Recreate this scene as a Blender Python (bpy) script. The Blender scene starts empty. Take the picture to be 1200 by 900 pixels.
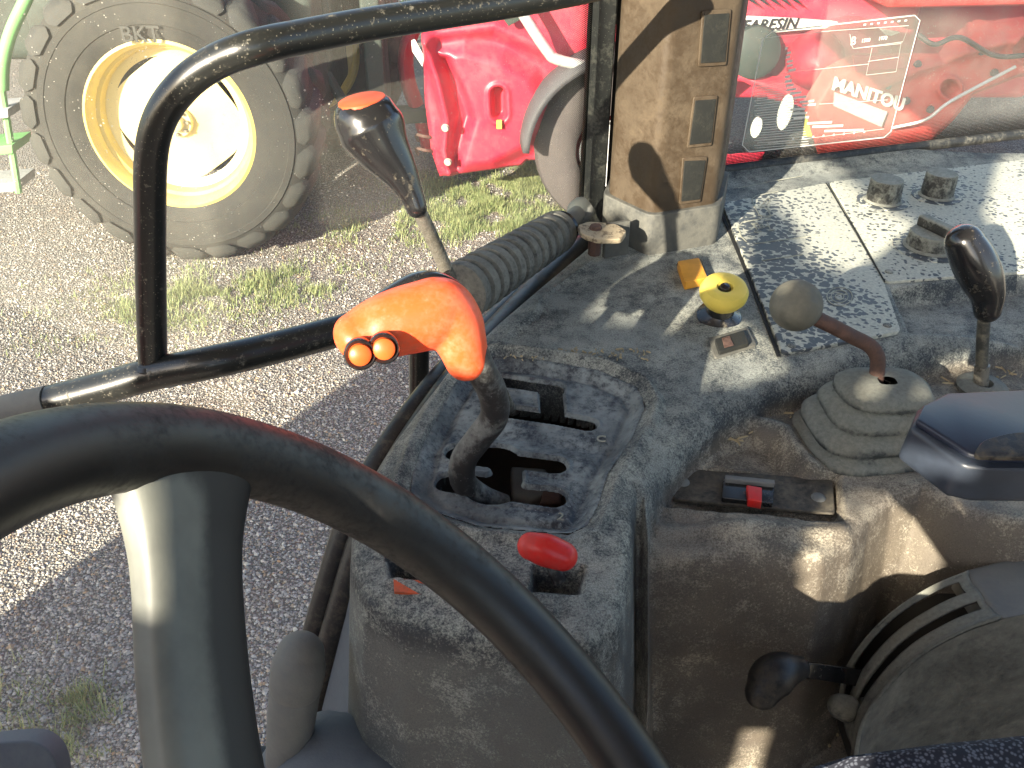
import bpy, bmesh, math, random
import numpy as np
from mathutils import Vector, Matrix
random.seed(4); RNG = np.random.default_rng(4)
sc = bpy.context.scene
R = math.radians
# ---------------------------------------------------------------- camera, sky, sun, exposure
H = 2.4                       # eye height above the yard
PITCH = R(34)
cam_d = bpy.data.cameras.new('camera'); cam = bpy.data.objects.new('camera', cam_d)
sc.collection.objects.link(cam); sc.camera = cam
cam.location = (0, 0, H); cam.rotation_euler = (R(90) - PITCH, 0, 0)
cam_d.sensor_width = 36; cam_d.lens = 31.2; cam_d.clip_start = 0.02; cam_d.clip_end = 2000
SUN_AZ, SUN_EL = R(34), R(20)          # light travels towards +x,+y
w = bpy.data.worlds.new('World'); sc.world = w; w.use_nodes = True
wn = w.node_tree; bg = wn.nodes['Background']
sky = wn.nodes.new('ShaderNodeTexSky'); sky.sky_type = 'NISHITA'; sky.sun_disc = False
sky.sun_elevation = SUN_EL; sky.sun_rotation = R(34) + math.pi
sky.air_density = 1.0; sky.dust_density = 1.5
wn.links.new(sky.outputs[0], bg.inputs[0]); bg.inputs[1].default_value = 0.105
sd = bpy.data.lights.new('sun', 'SUN'); sun = bpy.data.objects.new('sun', sd); sc.collection.objects.link(sun)
sd.energy = 5.0; sd.angle = R(0.5); sd.color = (1.0, 0.90, 0.72)
SUND = Vector((math.sin(SUN_AZ) * math.cos(SUN_EL), math.cos(SUN_AZ) * math.cos(SUN_EL), -math.sin(SUN_EL)))
sun.rotation_euler = SUND.to_track_quat('-Z', 'Y').to_euler()
sc.view_settings.view_transform = 'Standard'; sc.view_settings.look = 'None'
sc.view_settings.exposure = 1.95; sc.view_settings.gamma = 1
sc.cycles.max_bounces = 8; sc.cycles.transparent_max_bounces = 16
# ---------------------------------------------------------------- geometry helpers
SP, CP = math.sin(PITCH), math.cos(PITCH)
def ray(px, py):
    a, b = (px - 600) / 1040, (450 - py) / 1040
    return Vector((a, CP + b * SP, -SP + b * CP))
def D(px, py, d): return ray(px, py) * d + Vector((0, 0, H))                      # at a distance along the view axis
def G(px, py, z=-.44): r = ray(px, py); return r * (z / r.z) + Vector((0, 0, H))  # on a level z below the eye
def Vp(px, py, y): r = ray(px, py); return r * (y / r.y) + Vector((0, 0, H))      # on an upright plane y
def PL(px, py, p0, n): r = ray(px, py); o = Vector((0, 0, H)); return o + r * ((p0 - o).dot(n) / r.dot(n))
def link(o, parent=None):
    sc.collection.objects.link(o)
    if parent: o.parent = parent
    return o
def root(name, loc, label, cat, group=None):
    o = bpy.data.objects.new(name, None); o.location = loc; o.empty_display_size = .05
    o['label'] = label; o['category'] = cat
    if group: o['group'] = group
    return link(o)
def wloc(o):
    v = Vector((0, 0, 0))
    while o: v = v + o.location; o = o.parent
    return v
def mesh(name, verts, faces, m, parent=None, smooth=True, label=None, cat=None, kind=None, bevel=0, auto=None):
    off = wloc(parent) if parent else Vector((0, 0, 0))
    me = bpy.data.meshes.new(name)
    if isinstance(verts, np.ndarray): vv = verts - np.array(off)
    else: vv = [Vector(v) - off for v in verts]
    me.from_pydata([tuple(v) for v in vv], [], [tuple(f) for f in faces])
    if m: me.materials.append(m)
    if smooth: me.polygons.foreach_set('use_smooth', [True] * len(me.polygons))
    if bevel or auto:
        bm = bmesh.new(); bm.from_mesh(me)
        bmesh.ops.recalc_face_normals(bm, faces=bm.faces)
        if bevel:
            es = [e for e in bm.edges if len(e.link_faces) == 2 and e.calc_face_angle(0) > R(25)]
            bmesh.ops.bevel(bm, geom=es, offset=bevel, segments=3, profile=.6, affect='EDGES', clamp_overlap=True)
            for f in bm.faces: f.smooth = True
        bm.to_mesh(me); bm.free()
        me.set_sharp_from_angle(angle=R(40))
    me.update()
    o = bpy.data.objects.new(name, me)
    if label: o['label'] = label
    if cat: o['category'] = cat
    if kind: o['kind'] = kind
    return link(o, parent)
def top(o, label, cat, group=None):
    o['label'] = label; o['category'] = cat
    if group: o['group'] = group
    return o
def spline(pts, n=6):
    pts = [Vector(p) for p in pts]
    if len(pts) < 3: return [pts[0].lerp(pts[-1], i / n) for i in range(n + 1)]
    out = []; P = [pts[0] * 2 - pts[1]] + pts + [pts[-1] * 2 - pts[-2]]
    for i in range(1, len(P) - 2):
        a, b, c, d = P[i - 1:i + 3]
        for k in range(n):
            t = k / n
            out.append(.5 * ((2 * b) + (c - a) * t + (2 * a - 5 * b + 4 * c - d) * t * t + (3 * b - a - 3 * c + d) * t ** 3))
    out.append(pts[-1]); return out
def lerps(v, n, m):
    if not hasattr(v, '__len__'): return [v] * m
    s = [Vector((x, 0, 0)) for x in v]; return [p.x for p in spline(s, n)][:m]
def tube_data(pts, r, segs=16, n=6, ry=None, up=None, smoothpath=True, caps=True, rnd=False):
    c = spline(pts, n) if smoothpath else [Vector(p) for p in pts]
    rr = lerps(r, n, len(c)) if smoothpath else (list(r) if hasattr(r, '__len__') else [r] * len(c))
    r2 = (lerps(ry, n, len(c)) if smoothpath else list(ry)) if ry is not None else rr
    V, Fc = [], []; prev = None
    if rnd:   # rounded ends
        t0 = (c[1] - c[0]).normalized(); t1 = (c[-1] - c[-2]).normalized()
        A, B, RA, RB, SA, SB = [], [], [], [], [], []
        for k in range(1, 6):
            a = k / 6 * math.pi / 2
            A.append(c[0] - t0 * min(rr[0], r2[0]) * math.cos(a)); RA.append(rr[0] * math.sin(a)); SA.append(r2[0] * math.sin(a))
            B.insert(0, c[-1] + t1 * min(rr[-1], r2[-1]) * math.cos(a)); RB.insert(0, rr[-1] * math.sin(a)); SB.insert(0, r2[-1] * math.sin(a))
        c = A + c + B; rr = RA + rr + RB; r2 = SA + r2 + SB
    for i, p in enumerate(c):
        t = (c[min(i + 1, len(c) - 1)] - c[max(i - 1, 0)]).normalized()
        if prev is None:
            u = Vector(up) if up is not None else (Vector((0, 0, 1)) if abs(t.z) < .9 else Vector((1, 0, 0)))
        else: u = prev
        u = (u - t * u.dot(t)).normalized(); v = t.cross(u); prev = u
        for k in range(segs):
            a = 2 * math.pi * k / segs
            V.append(p + u * (math.cos(a) * rr[i]) + v * (math.sin(a) * r2[i]))
    for i in range(len(c) - 1):
        for k in range(segs):
            a, b = i * segs + k, i * segs + (k + 1) % segs
            Fc.append((a, b, b + segs, a + segs))
    if caps:
        Fc.append(tuple(reversed(range(segs)))); Fc.append(tuple((len(c) - 1) * segs + k for k in range(segs)))
    return V, Fc
def tube(name, pts, r, m, parent=None, **kw):
    mk = {k: kw.pop(k) for k in ('label', 'cat', 'kind') if k in kw}
    V, Fc = tube_data(pts, r, **kw); return mesh(name, V, Fc, m, parent, auto=True, **mk)
def frame(axis, up=None):
    a = Vector(axis).normalized(); u = Vector(up) if up is not None else (Vector((0, 0, 1)) if abs(a.z) < .9 else Vector((0, 1, 0)))
    u = (u - a * u.dot(a)).normalized(); return a, u, a.cross(u)
def lathe(name, prof, o, axis, m, parent=None, segs=32, **kw):
    a, u, v = frame(axis); V, Fc = [], []; o = Vector(o)
    for (r, h) in prof:
        for k in range(segs):
            t = 2 * math.pi * k / segs
            V.append(o + a * h + (u * math.cos(t) + v * math.sin(t)) * max(r, 1e-5))
    for i in range(len(prof) - 1):
        for k in range(segs):
            p, q = i * segs + k, i * segs + (k + 1) % segs
            Fc.append((p, q, q + segs, p + segs))
    return mesh(name, V, Fc, m, parent, auto=True, **kw)
def prism(name, pts, ext, m, parent=None, bevel=0, **kw):
    """closed outline (3D points) pushed along ext"""
    n = len(pts); e = Vector(ext); V = [Vector(p) for p in pts] + [Vector(p) + e for p in pts]
    Fc = [tuple(range(n)), tuple(reversed(range(n, 2 * n)))] + [(i, (i + 1) % n, (i + 1) % n + n, i + n) for i in range(n)]
    return mesh(name, V, Fc, m, parent, smooth=bool(bevel), bevel=bevel, auto=True, **kw)
def box(name, c, s, m, parent=None, rz=0, bevel=0, **kw):
    c = Vector(c); q = Matrix.Rotation(rz, 3, 'Z'); a = [v / 2 for v in s]
    pts = [c + q @ Vector((x * a[0], y * a[1], -a[2])) for x, y in ((-1, -1), (1, -1), (1, 1), (-1, 1))]
    return prism(name, pts, (0, 0, s[2]), m, parent, bevel, **kw)
def rounded(pts, r=.25, n=4):
    """round the corners of a closed 2D/3D outline"""
    out = []; P = [Vector(p) for p in pts]; N = len(P)
    for i in range(N):
        a, b, c = P[i - 1], P[i], P[(i + 1) % N]
        d1 = min(r, (a - b).length * .45); d2 = min(r, (c - b).length * .45)
        s = b + (a - b).normalized() * d1; e = b + (c - b).normalized() * d2
        for k in range(n + 1):
            t = k / n; out.append(s * (1 - t) ** 2 + b * 2 * t * (1 - t) + e * t * t)
    return out
def px_list(pts, f): return [f(*p) for p in pts]
def sdpoly(X, Y, poly):
    P = np.array([(p[0], p[1]) for p in poly]); d = np.full(X.shape, 1e9); s = np.ones(X.shape); N = len(P)
    for i in range(N):
        a, b = P[i], P[i - 1]; e = b - a; wx, wy = X - a[0], Y - a[1]
        t = np.clip((wx * e[0] + wy * e[1]) / (e @ e + 1e-12), 0, 1); dx, dy = wx - e[0] * t, wy - e[1] * t
        d = np.minimum(d, dx * dx + dy * dy)
        c1, c2, c3 = Y >= a[1], Y < b[1], e[0] * wy > e[1] * wx
        fl = (c1 & c2 & c3) | (~c1 & ~c2 & ~c3); s = np.where(fl, -s, s)
    return s * np.sqrt(d)
def sdline(X, Y, pts):
    d = np.full(X.shape, 1e9)
    for a, b in zip(pts[:-1], pts[1:]):
        e = np.array([b[0] - a[0], b[1] - a[1]]); wx, wy = X - a[0], Y - a[1]
        t = np.clip((wx * e[0] + wy * e[1]) / (e @ e + 1e-12), 0, 1); d = np.minimum(d, np.hypot(wx - e[0] * t, wy - e[1] * t))
    return d
def sstep(x, a, b): t = np.clip((x - a) / (b - a), 0, 1); return t * t * (3 - 2 * t)
def grid_mesh(name, PX, keep, m, parent=None, **kw):
    """PX: (ny,nx,3) points; keep: (ny,nx) bool of vertices to keep"""
    ny, nx, _ = PX.shape; idx = np.arange(ny * nx).reshape(ny, nx)
    q = np.stack([idx[:-1, :-1], idx[:-1, 1:], idx[1:, 1:], idx[1:, :-1]], -1).reshape(-1, 4)
    kf = keep.reshape(-1); q = q[kf[q].all(1)]; used = np.unique(q); mp = np.full(ny * nx, -1); mp[used] = np.arange(len(used))
    return mesh(name, PX.reshape(-1, 3)[used], mp[q].tolist(), m, parent, **kw)
def text(name, s, p0, xdir, ydir, size, m, parent, ext=.0005, shear=0, bold=0):
    cu = bpy.data.curves.new(name, 'FONT'); cu.body = s; cu.size = 1; cu.extrude = ext / size; cu.shear = shear; cu.offset = bold; cu.resolution_u = 3
    o = bpy.data.objects.new('t', cu); sc.collection.objects.link(o); dg = bpy.context.evaluated_depsgraph_get()
    me = bpy.data.meshes.new_from_object(o.evaluated_get(dg)); bpy.data.objects.remove(o)
    x = Vector(xdir); y = Vector(ydir); z = x.cross(y).normalized()
    Vs = [Vector(p0) + x.normalized() * (v.co.x * size) + y.normalized() * (v.co.y * size) + z * (v.co.z * size) for v in me.vertices]
    Fc = [tuple(p.vertices) for p in me.polygons]
    return mesh(name, Vs, Fc, m, parent, smooth=False)
# ---------------------------------------------------------------- materials
def sr(r, g, b): return tuple(((c / 255) / 12.92 if c < 10.3 else ((c / 255 + .055) / 1.055) ** 2.4) for c in (r, g, b)) + (1,)
class NT:
    def __init__(s, name):
        s.m = bpy.data.materials.new(name); s.m.use_nodes = True; s.t = s.m.node_tree; s.b = s.t.nodes['Principled BSDF']; s.out = s.t.nodes['Material Output']
        s.co = s.t.nodes.new('ShaderNodeTexCoord').outputs['Object']
    def n(s, ty, **kw):
        x = s.t.nodes.new(ty)
        for k, v in kw.items():
            if k in x.inputs: s.put(x.inputs[k], v)
            else: setattr(x, k, v)
        return x
    def put(s, sock, v):
        if isinstance(v, bpy.types.NodeSocket): s.t.links.new(v, sock)
        else: sock.default_value = v
    def noise(s, scale, det=6, rough=.6, dist=0, co=None):
        x = s.n('ShaderNodeTexNoise'); s.put(x.inputs['Vector'], co or s.co); x.inputs['Scale'].default_value = scale
        x.inputs['Detail'].default_value = det; x.inputs['Roughness'].default_value = rough; x.inputs['Distortion'].default_value = dist; return x.outputs[0]
    def vor(s, scale, out='Distance', rnd=1, feature='F1'):
        x = s.n('ShaderNodeTexVoronoi'); x.feature = feature; s.put(x.inputs['Vector'], s.co); x.inputs['Scale'].default_value = scale; x.inputs['Randomness'].default_value = rnd; return x.outputs[out]
    def ramp(s, f, lo, hi, a=0., b=1.):
        x = s.n('ShaderNodeMapRange'); x.interpolation_type = 'SMOOTHSTEP'; s.put(x.inputs[0], f); x.inputs[1].default_value = lo; x.inputs[2].default_value = hi
        x.inputs[3].default_value = a; x.inputs[4].default_value = b; return x.outputs[0]
    def math(s, op, a, b=0.):
        x = s.n('ShaderNodeMath'); x.operation = op; s.put(x.inputs[0], a); s.put(x.inputs[1], b); return x.outputs[0]
    def mix(s, f, a, b):
        x = s.n('ShaderNodeMix'); x.data_type = 'RGBA'; s.put(x.inputs[0], f); s.put(x.inputs[6], a); s.put(x.inputs[7], b); return x.outputs[2]
    def scl(s, v):
        x = s.n('ShaderNodeMapping'); s.put(x.inputs[0], s.co); x.inputs['Scale'].default_value = v; return x.outputs[0]
    def bump(s, h, st, dist=.001):
        x = s.n('ShaderNodeBump'); s.put(x.inputs['Height'], h); x.inputs['Strength'].default_value = st; x.inputs['Distance'].default_value = dist; s.put(s.b.inputs['Normal'], x.outputs[0]); return x
    def up(s):
        g = s.n('ShaderNodeNewGeometry'); x = s.n('ShaderNodeSeparateXYZ'); s.put(x.inputs[0], g.outputs['Normal']); return x.outputs[2]
def grimy(name, base, dust, amt=.5, scale=18, rough=.5, soft=.18, topdust=.0, speck=0., bump=.35, metal=0., fine=260, coat=0., dust2=None, grain=.5):
    """base paint or plastic under patchy dust; amt 0..1 is how much is covered"""
    s = NT(name); A = s.noise(scale, 9, .68, .4); B = s.noise(fine, 4, .7); C_ = s.noise(scale * 5, 6, .7)
    f = s.math('ADD', A, s.math('MULTIPLY', s.math('SUBTRACT', C_, .5), .55)); f = s.math('ADD', f, s.math('MULTIPLY', s.math('SUBTRACT', B, .5), grain))
    if topdust: f = s.math('ADD', f, s.math('MULTIPLY', s.up(), topdust))
    th = .74 - amt * .5; k = s.ramp(f, th - soft, th + soft)
    dcol = s.mix(s.ramp(s.noise(scale * .45, 4), .35, .65), dust, dust2 or tuple(c * .7 for c in dust[:3]) + (1,))
    dcol = s.mix(s.ramp(B, .3, .7, .0, .35), dcol, base)
    if speck:
        v = s.vor(330); k = s.math('MAXIMUM', k, s.math('MULTIPLY', s.ramp(v, .10, .17, 1., 0.), s.ramp(s.noise(120, 2), .62 - speck * .2, .66 - speck * .2)))
    s.put(s.b.inputs['Base Color'], s.mix(k, base, dcol)); s.put(s.b.inputs['Roughness'], s.ramp(k, 0, 1, rough, .92)); s.b.inputs['Metallic'].default_value = metal
    if coat: s.put(s.b.inputs['Coat Weight'], s.ramp(k, 0, .6, coat, 0)); s.b.inputs['Coat Roughness'].default_value = .15
    s.bump(s.math('ADD', s.math('MULTIPLY', B, .6), k), bump, .0006); return s.m
def plain(name, col, rough=.5, metal=0., var=.25, scale=40, bump=.1, spec=.5):
    s = NT(name); f = s.noise(scale, 6)
    s.put(s.b.inputs['Base Color'], s.mix(s.ramp(f, .3, .7), col, tuple(c * (1 - var) for c in col[:3]) + (1,)))
    s.b.inputs['Roughness'].default_value = rough; s.b.inputs['Metallic'].default_value = metal; s.b.inputs['Specular IOR Level'].default_value = spec
    if bump: s.bump(s.noise(scale * 6, 3), bump, .0005)
    return s.m
DUST = (.36, .37, .32, 1); DUSTB = (.24, .285, .30, 1); TAN = (.32, .25, .16, 1); BLK = (.018, .019, .022, 1)
M = {}
M['deck'] = grimy('dusty_console_plastic', (.030, .034, .037, 1), (.29, .30, .27, 1), .56, 11, .55, .2, .06, .3, .7, dust2=(.19, .20, .18, 1))
def x_low(s):
    x = s.n('ShaderNodeSeparateXYZ'); s.put(x.inputs[0], s.co); return x.outputs[2]
def deck_material():
    s = NT('dusty_console_plastic'); A = s.noise(16, 10, .74, .5); B = s.noise(520, 4, .8); C_ = s.noise(75, 8, .78); up = s.up()
    f = s.math('ADD', A, s.math('MULTIPLY', s.math('SUBTRACT', C_, .5), .8)); f = s.math('ADD', f, s.math('MULTIPLY', s.math('SUBTRACT', B, .5), 1.1))
    f = s.math('ADD', f, s.ramp(up, .1, .95, -.10, .05)); k = s.ramp(f, .31, .67)
    k = s.math('MAXIMUM', k, s.math('MULTIPLY', s.ramp(x_low(s), -.036, -.016, 1., 0.), .22))
    x = s.n('ShaderNodeSeparateXYZ'); s.put(x.inputs[0], s.co)
    # brown earth lies on the low shelf, the wall under it and the floor; grey dust on the deck
    low = s.ramp(s.math('ADD', x.outputs[2], s.math('MULTIPLY', s.math('SUBTRACT', s.noise(9, 4), .5), .03)), -.036, -.016, 1., 0.); low = s.math('MULTIPLY', low, s.ramp(x.outputs[0], -.125, -.085))
    grey = s.mix(s.ramp(s.noise(7, 4), .35, .65), (.46, .465, .40, 1), (.28, .30, .28, 1))
    brown = s.mix(s.ramp(s.noise(14, 6), .35, .65), (.42, .375, .29, 1), (.25, .22, .18, 1))
    d = s.mix(low, grey, brown); d = s.mix(s.ramp(s.noise(900, 3, .8), .42, .62, 0., .5), d, (.05, .048, .043, 1))
    # pale scratches, straw bits
    v = s.vor(150); sp = s.math('MULTIPLY', s.ramp(v, .05, .10, 1., 0.), s.ramp(s.noise(30, 2), .52, .6)); 
    base = s.mix(low, (.030, .036, .042, 1), (.055, .042, .032, 1))
    c = s.mix(k, base, d); c = s.mix(s.math('MULTIPLY', sp, .6), c, (.5, .46, .36, 1))
    s.put(s.b.inputs['Base Color'], c); s.put(s.b.inputs['Roughness'], s.ramp(k, 0, 1, .5, .93))
    s.bump(s.math('ADD', s.math('MULTIPLY', B, .8), k), .6, .0007); return s.m
M['deck'] = deck_material()
M['gate'] = grimy('dusty_blue_black_plate', (.020, .025, .036, 1), (.36, .40, .39, 1), .50, 26, .45, .20, .0, .8, .5, dust2=(.17, .19, .19, 1))
def splotch_material():
    s = NT('mud_spattered_panel'); v = s.n('ShaderNodeTexVoronoi'); wv = s.n('ShaderNodeVectorMath'); wv.operation = 'ADD'
    nz = s.n('ShaderNodeTexNoise'); s.put(nz.inputs['Vector'], s.co); nz.inputs['Scale'].default_value = 90; sc_ = s.n('ShaderNodeVectorMath'); sc_.operation = 'SCALE'; s.put(sc_.inputs[0], nz.outputs[1]); sc_.inputs['Scale'].default_value = .012
    s.put(wv.inputs[0], s.co); s.put(wv.inputs[1], sc_.outputs[0]); s.put(v.inputs['Vector'], wv.outputs[0]); v.inputs['Scale'].default_value = 140
    dens = s.noise(14, 5, .6)
    x = s.n('ShaderNodeSeparateXYZ'); s.put(x.inputs[0], s.co)
    # thick pale dust to the right, darker bare plastic to the left of the panel
    side = s.ramp(s.math('ADD', x.outputs[0], s.math('MULTIPLY', s.math('SUBTRACT', s.noise(10, 4), .5), .16)), .10, .20)
    thr = s.ramp(side, 0, 1, .58, .30); thr = s.math('ADD', thr, s.math('MULTIPLY', s.math('SUBTRACT', dens, .5), .9))
    d = s.math('SUBTRACT', v.outputs['Distance'], thr); hole = s.ramp(d, -.06, .04, 1., 0.)
    grey = s.mix(s.ramp(s.noise(300, 3), .3, .7), (.56, .56, .47, 1), (.38, .39, .34, 1))
    c = s.mix(s.math('MULTIPLY', hole, .92), grey, (.035, .045, .06, 1))
    s.put(s.b.inputs['Base Color'], c); s.put(s.b.inputs['Roughness'], s.ramp(hole, 0, 1, .9, .5)); s.bump(hole, -.3, .0006); return s.m
M['splotch'] = splotch_material()
M['bellows'] = grimy('dusty_black_rubber', (.03, .03, .03, 1), (.24, .235, .20, 1), .55, 30, .7, .2, .1, 0, .4)
M['boot'] = grimy('dusty_rubber_boot', (.030, .034, .034, 1), (.20, .21, .185, 1), .46, 40, .7, .2, .35, 0, .8, dust2=(.20, .195, .16, 1))
M['pillar'] = grimy('brown_grey_pillar_paint', (.046, .031, .018, 1), (.095, .070, .043, 1), .42, 22, .5, .22, 0, .6, .3, grain=.35)
M['plinth'] = grimy('dusty_pillar_base', (.05, .052, .05, 1), (.17, .165, .14, 1), .5, 20, .6, .25)
M['black'] = grimy('black_gloss_plastic', (.012, .012, .013, 1), (.16, .14, .10, 1), .12, 40, .22, .12, 0, .2, .05, coat=.4)
M['bar'] = grimy('black_painted_tube', (.013, .014, .013, 1), (.24, .22, .17, 1), .10, 110, .30, .10, .03, 1.2, .15, coat=.2)
M['wheel'] = grimy('steering_wheel_black', (.006, .0065, .0075, 1), (.022, .021, .019, 1), .18, 8, .42, .3, 0, 0, .05)
M['spoke'] = grimy('pale_grey_spoke', (.34, .345, .29, 1), (.45, .45, .38, 1), .5, 10, .28, .4, 0, 0, .1, metal=.2)
M['rubber'] = grimy('window_rubber', (.02, .021, .021, 1), (.17, .165, .14, 1), .28, 50, .5, .15, 0, .8)
M['orange'] = grimy('orange_red_plastic', (.93, .095, .022, 1), (.75, .25, .14, 1), .22, 26, .34, .3, 0, 0, .08)
M['orangecap'] = plain('orange_cap', (.75, .10, .03, 1), .4, var=.3)
M['button'] = plain('orange_button', (.75, .11, .02, 1), .4)
M['red'] = grimy('red_knob_plastic', (.62, .012, .010, 1), (.5, .10, .08, 1), .25, 30, .35, .3, 0, .3, .1)
M['decal'] = grimy('orange_decal', (.55, .085, .02, 1), (.30, .15, .10, 1), .35, 50, .6)
M['yellow'] = plain('yellow_plastic', (.85, .66, .12, 1), .4, var=.15)
M['amber'] = plain('amber_switch', (.80, .36, .04, 1), .4, var=.25)
M['rust'] = grimy('rusty_rod', (.055, .028, .022, 1), (.15, .085, .065, 1), .5, 80, .6, .2)
M['ball'] = grimy('grey_knob', (.085, .085, .07, 1), (.20, .19, .15, 1), .45, 50, .45, .3, .15, .2, .2)
M['steel'] = grimy('greasy_steel', (.30, .28, .24, 1), (.10, .09, .07, 1), .45, 60, .35, .15, metal=.7)
M['darksteel'] = grimy('dark_rod', (.05, .05, .045, 1), (.30, .27, .20, 1), .3, 60, .45, .2, metal=.3)
M['shaft'] = grimy('dusty_black_shaft', (.022, .020, .020, 1), (.22, .225, .21, 1), .30, 30, .5, .15, .15, .4)
M['cream'] = grimy('flaking_cream_metal', (.45, .37, .25, 1), (.10, .07, .05, 1), .35, 70, .6, .08)
M['armrest'] = plain('blue_black_vinyl', (.014, .020, .040, 1), .42, var=.2)
M['armside'] = plain('armrest_side', (.035, .045, .065, 1), .4, var=.3)
M['greyarm'] = grimy('dusty_grey_moulding', (.12, .125, .125, 1), (.25, .25, .22, 1), .5, 14, .6, .3)
M['bluegrey'] = grimy('blue_grey_panel', (.085, .10, .125, 1), (.17, .19, .2, 1), .5, 14, .6, .3)
M['white'] = plain('white_print', (.75, .75, .68, 1), .6, var=.15, bump=0)
M['palepr'] = plain('pale_print', (.42, .42, .34, 1), .7, var=.4, bump=0)
M['cheek'] = grimy('dark_dusty_cheek', (.030, .034, .034, 1), (.22, .22, .19, 1), .52, 22, .6, .3)
M['filmpr'] = plain('film_print', (.62, .60, .56, 1), .7, var=.1, bump=0)
M['plate'] = grimy('dusty_black_plate', (.022, .020, .018, 1), (.20, .175, .13, 1), .42, 50, .6, .25)
M['satin'] = grimy('satin_black', (.014, .014, .015, 1), (.14, .12, .09, 1), .22, 50, .42, .2, 0, .3, .1)
M['dark'] = plain('black_void', (.006, .006, .006, 1), .8)
M['foam'] = grimy('dark_insert', (.006, .007, .006, 1), (.024, .024, .018, 1), .28, 60, .8, .2)
M['cabpaint'] = plain('cab_lining', (.50, .48, .44, 1), .7)
M['roofl'] = plain('roof_lining', (.62, .61, .58, 1), .8)
M['hood'] = plain('hood_red', (.35, .03, .025, 1), .4)
M['seat'] = None
s = NT('navy_woven_fabric'); wa = s.n('ShaderNodeTexWave'); s.put(wa.inputs['Vector'], s.co); wa.inputs['Scale'].default_value = 220; wa.inputs['Distortion'].default_value = 5; wa.inputs['Detail Scale'].default_value = 3
vv = s.vor(420); k = s.ramp(vv, .2, .55); s.put(s.b.inputs['Base Color'], s.mix(k, (.10, .11, .14, 1), (.012, .014, .024, 1))); s.b.inputs['Roughness'].default_value = .95; s.bump(vv, -.9, .002); M['seat'] = s.m
# exterior
M['tyre'] = grimy('dusty_tyre', (.016, .016, .015, 1), (.06, .056, .046, 1), .40, 4, .8, .3, .05, 0, .4, fine=60)
M['lug'] = grimy('tyre_lug', (.028, .029, .028, 1), (.065, .062, .052, 1), .4, 6, .75, .3, 0, 0, .3, fine=60)
M['rim'] = grimy('yellow_rim_paint', (.62, .47, .12, 1), (.55, .45, .22, 1), .25, 5, .4, .3, 0, 0, .1, fine=60)
M['rimw'] = plain('pale_disc_paint', (.70, .58, .27, 1), .4, var=.15, scale=4)
M['green'] = plain('pale_green_paint', (.20, .50, .17, 1), .45, scale=5)
M['dgreen'] = grimy('dark_green_machine', (.020, .035, .028, 1), (.07, .07, .06, 1), .4, 5, .6, .3, fine=60)
M['redm'] = grimy('red_machine_paint', (.48, .018, .045, 1), (.42, .10, .12, 1), .2, 3, .4, .3, 0, 0, .1, fine=80)
M['redb'] = grimy('faded_red_boom', (.46, .035, .03, 1), (.35, .14, .12, 1), .35, 3, .5, .3, 0, 0, .1, fine=80)
M['silver'] = plain('silver_pipe', (.55, .55, .52, 1), .35, .3)
M['mudg'] = grimy('grey_mudguard', (.05, .048, .054, 1), (.09, .085, .09, 1), .45, 5, .6, .3, fine=60)
M['tyre2'] = grimy('brown_dusty_tyre', (.055, .045, .045, 1), (.10, .085, .08, 1), .5, 4, .8, .3, fine=60)
M['yellowt'] = plain('yellow_tag', (.75, .62, .08, 1), .5)
M['graym'] = plain('grey_plate', (.42, .42, .43, 1), .6)
def gravel_material():
    s = NT('gravel'); v = s.n('ShaderNodeTexVoronoi'); s.put(v.inputs['Vector'], s.co); v.inputs['Scale'].default_value = 100
    v2 = s.n('ShaderNodeTexVoronoi'); s.put(v2.inputs['Vector'], s.co); v2.inputs['Scale'].default_value = 24
    c = s.n('ShaderNodeSeparateColor'); s.put(c.inputs[0], v.outputs['Color'])
    st = s.mix(c.outputs[0], (.19, .18, .17, 1), (.52, .50, .465, 1)); st = s.mix(s.ramp(c.outputs[1], .75, .95), st, (.36, .26, .17, 1))
    big = s.noise(1.1, 5, .6); earth = s.ramp(big, .52, .68)
    st = s.mix(s.math('MULTIPLY', earth, .75), st, (.33, .19, .115, 1)); st = s.mix(.35, st, (.36, .31, .27, 1))
    gap = s.ramp(v.outputs['Distance'], .3, .62, 0., .8); st = s.mix(gap, st, (.07, .062, .05, 1))
    s.put(s.b.inputs['Base Color'], st); s.b.inputs['Roughness'].default_value = .9
    s.bump(s.math('ADD', s.math('MULTIPLY', v.outputs['Distance'], -1.), s.math('MULTIPLY', s.noise(90, 3), .4)), 1., .012); return s.m
M['gravel'] = gravel_material()
def stone_mat():
    s = NT('gravel_stone'); oi = s.n('ShaderNodeNewGeometry'); c = oi.outputs['Random Per Island']
    st = s.mix(c, (.22, .20, .18, 1), (.56, .52, .47, 1)); x = s.math('FRACT', s.math('MULTIPLY', c, 17.3)); st = s.mix(s.ramp(x, .8, .95), st, (.36, .25, .16, 1))
    s.put(s.b.inputs['Base Color'], st); s.b.inputs['Roughness'].default_value = .85; return s.m
M['stone'] = stone_mat()
def grass_mat():
    s = NT('grass_blades'); c = s.n('ShaderNodeNewGeometry').outputs['Random Per Island']
    s.put(s.b.inputs['Base Color'], s.mix(c, (.13, .19, .06, 1), (.34, .34, .16, 1))); s.b.inputs['Roughness'].default_value = .7; return s.m
M['grass'] = grass_mat()
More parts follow.
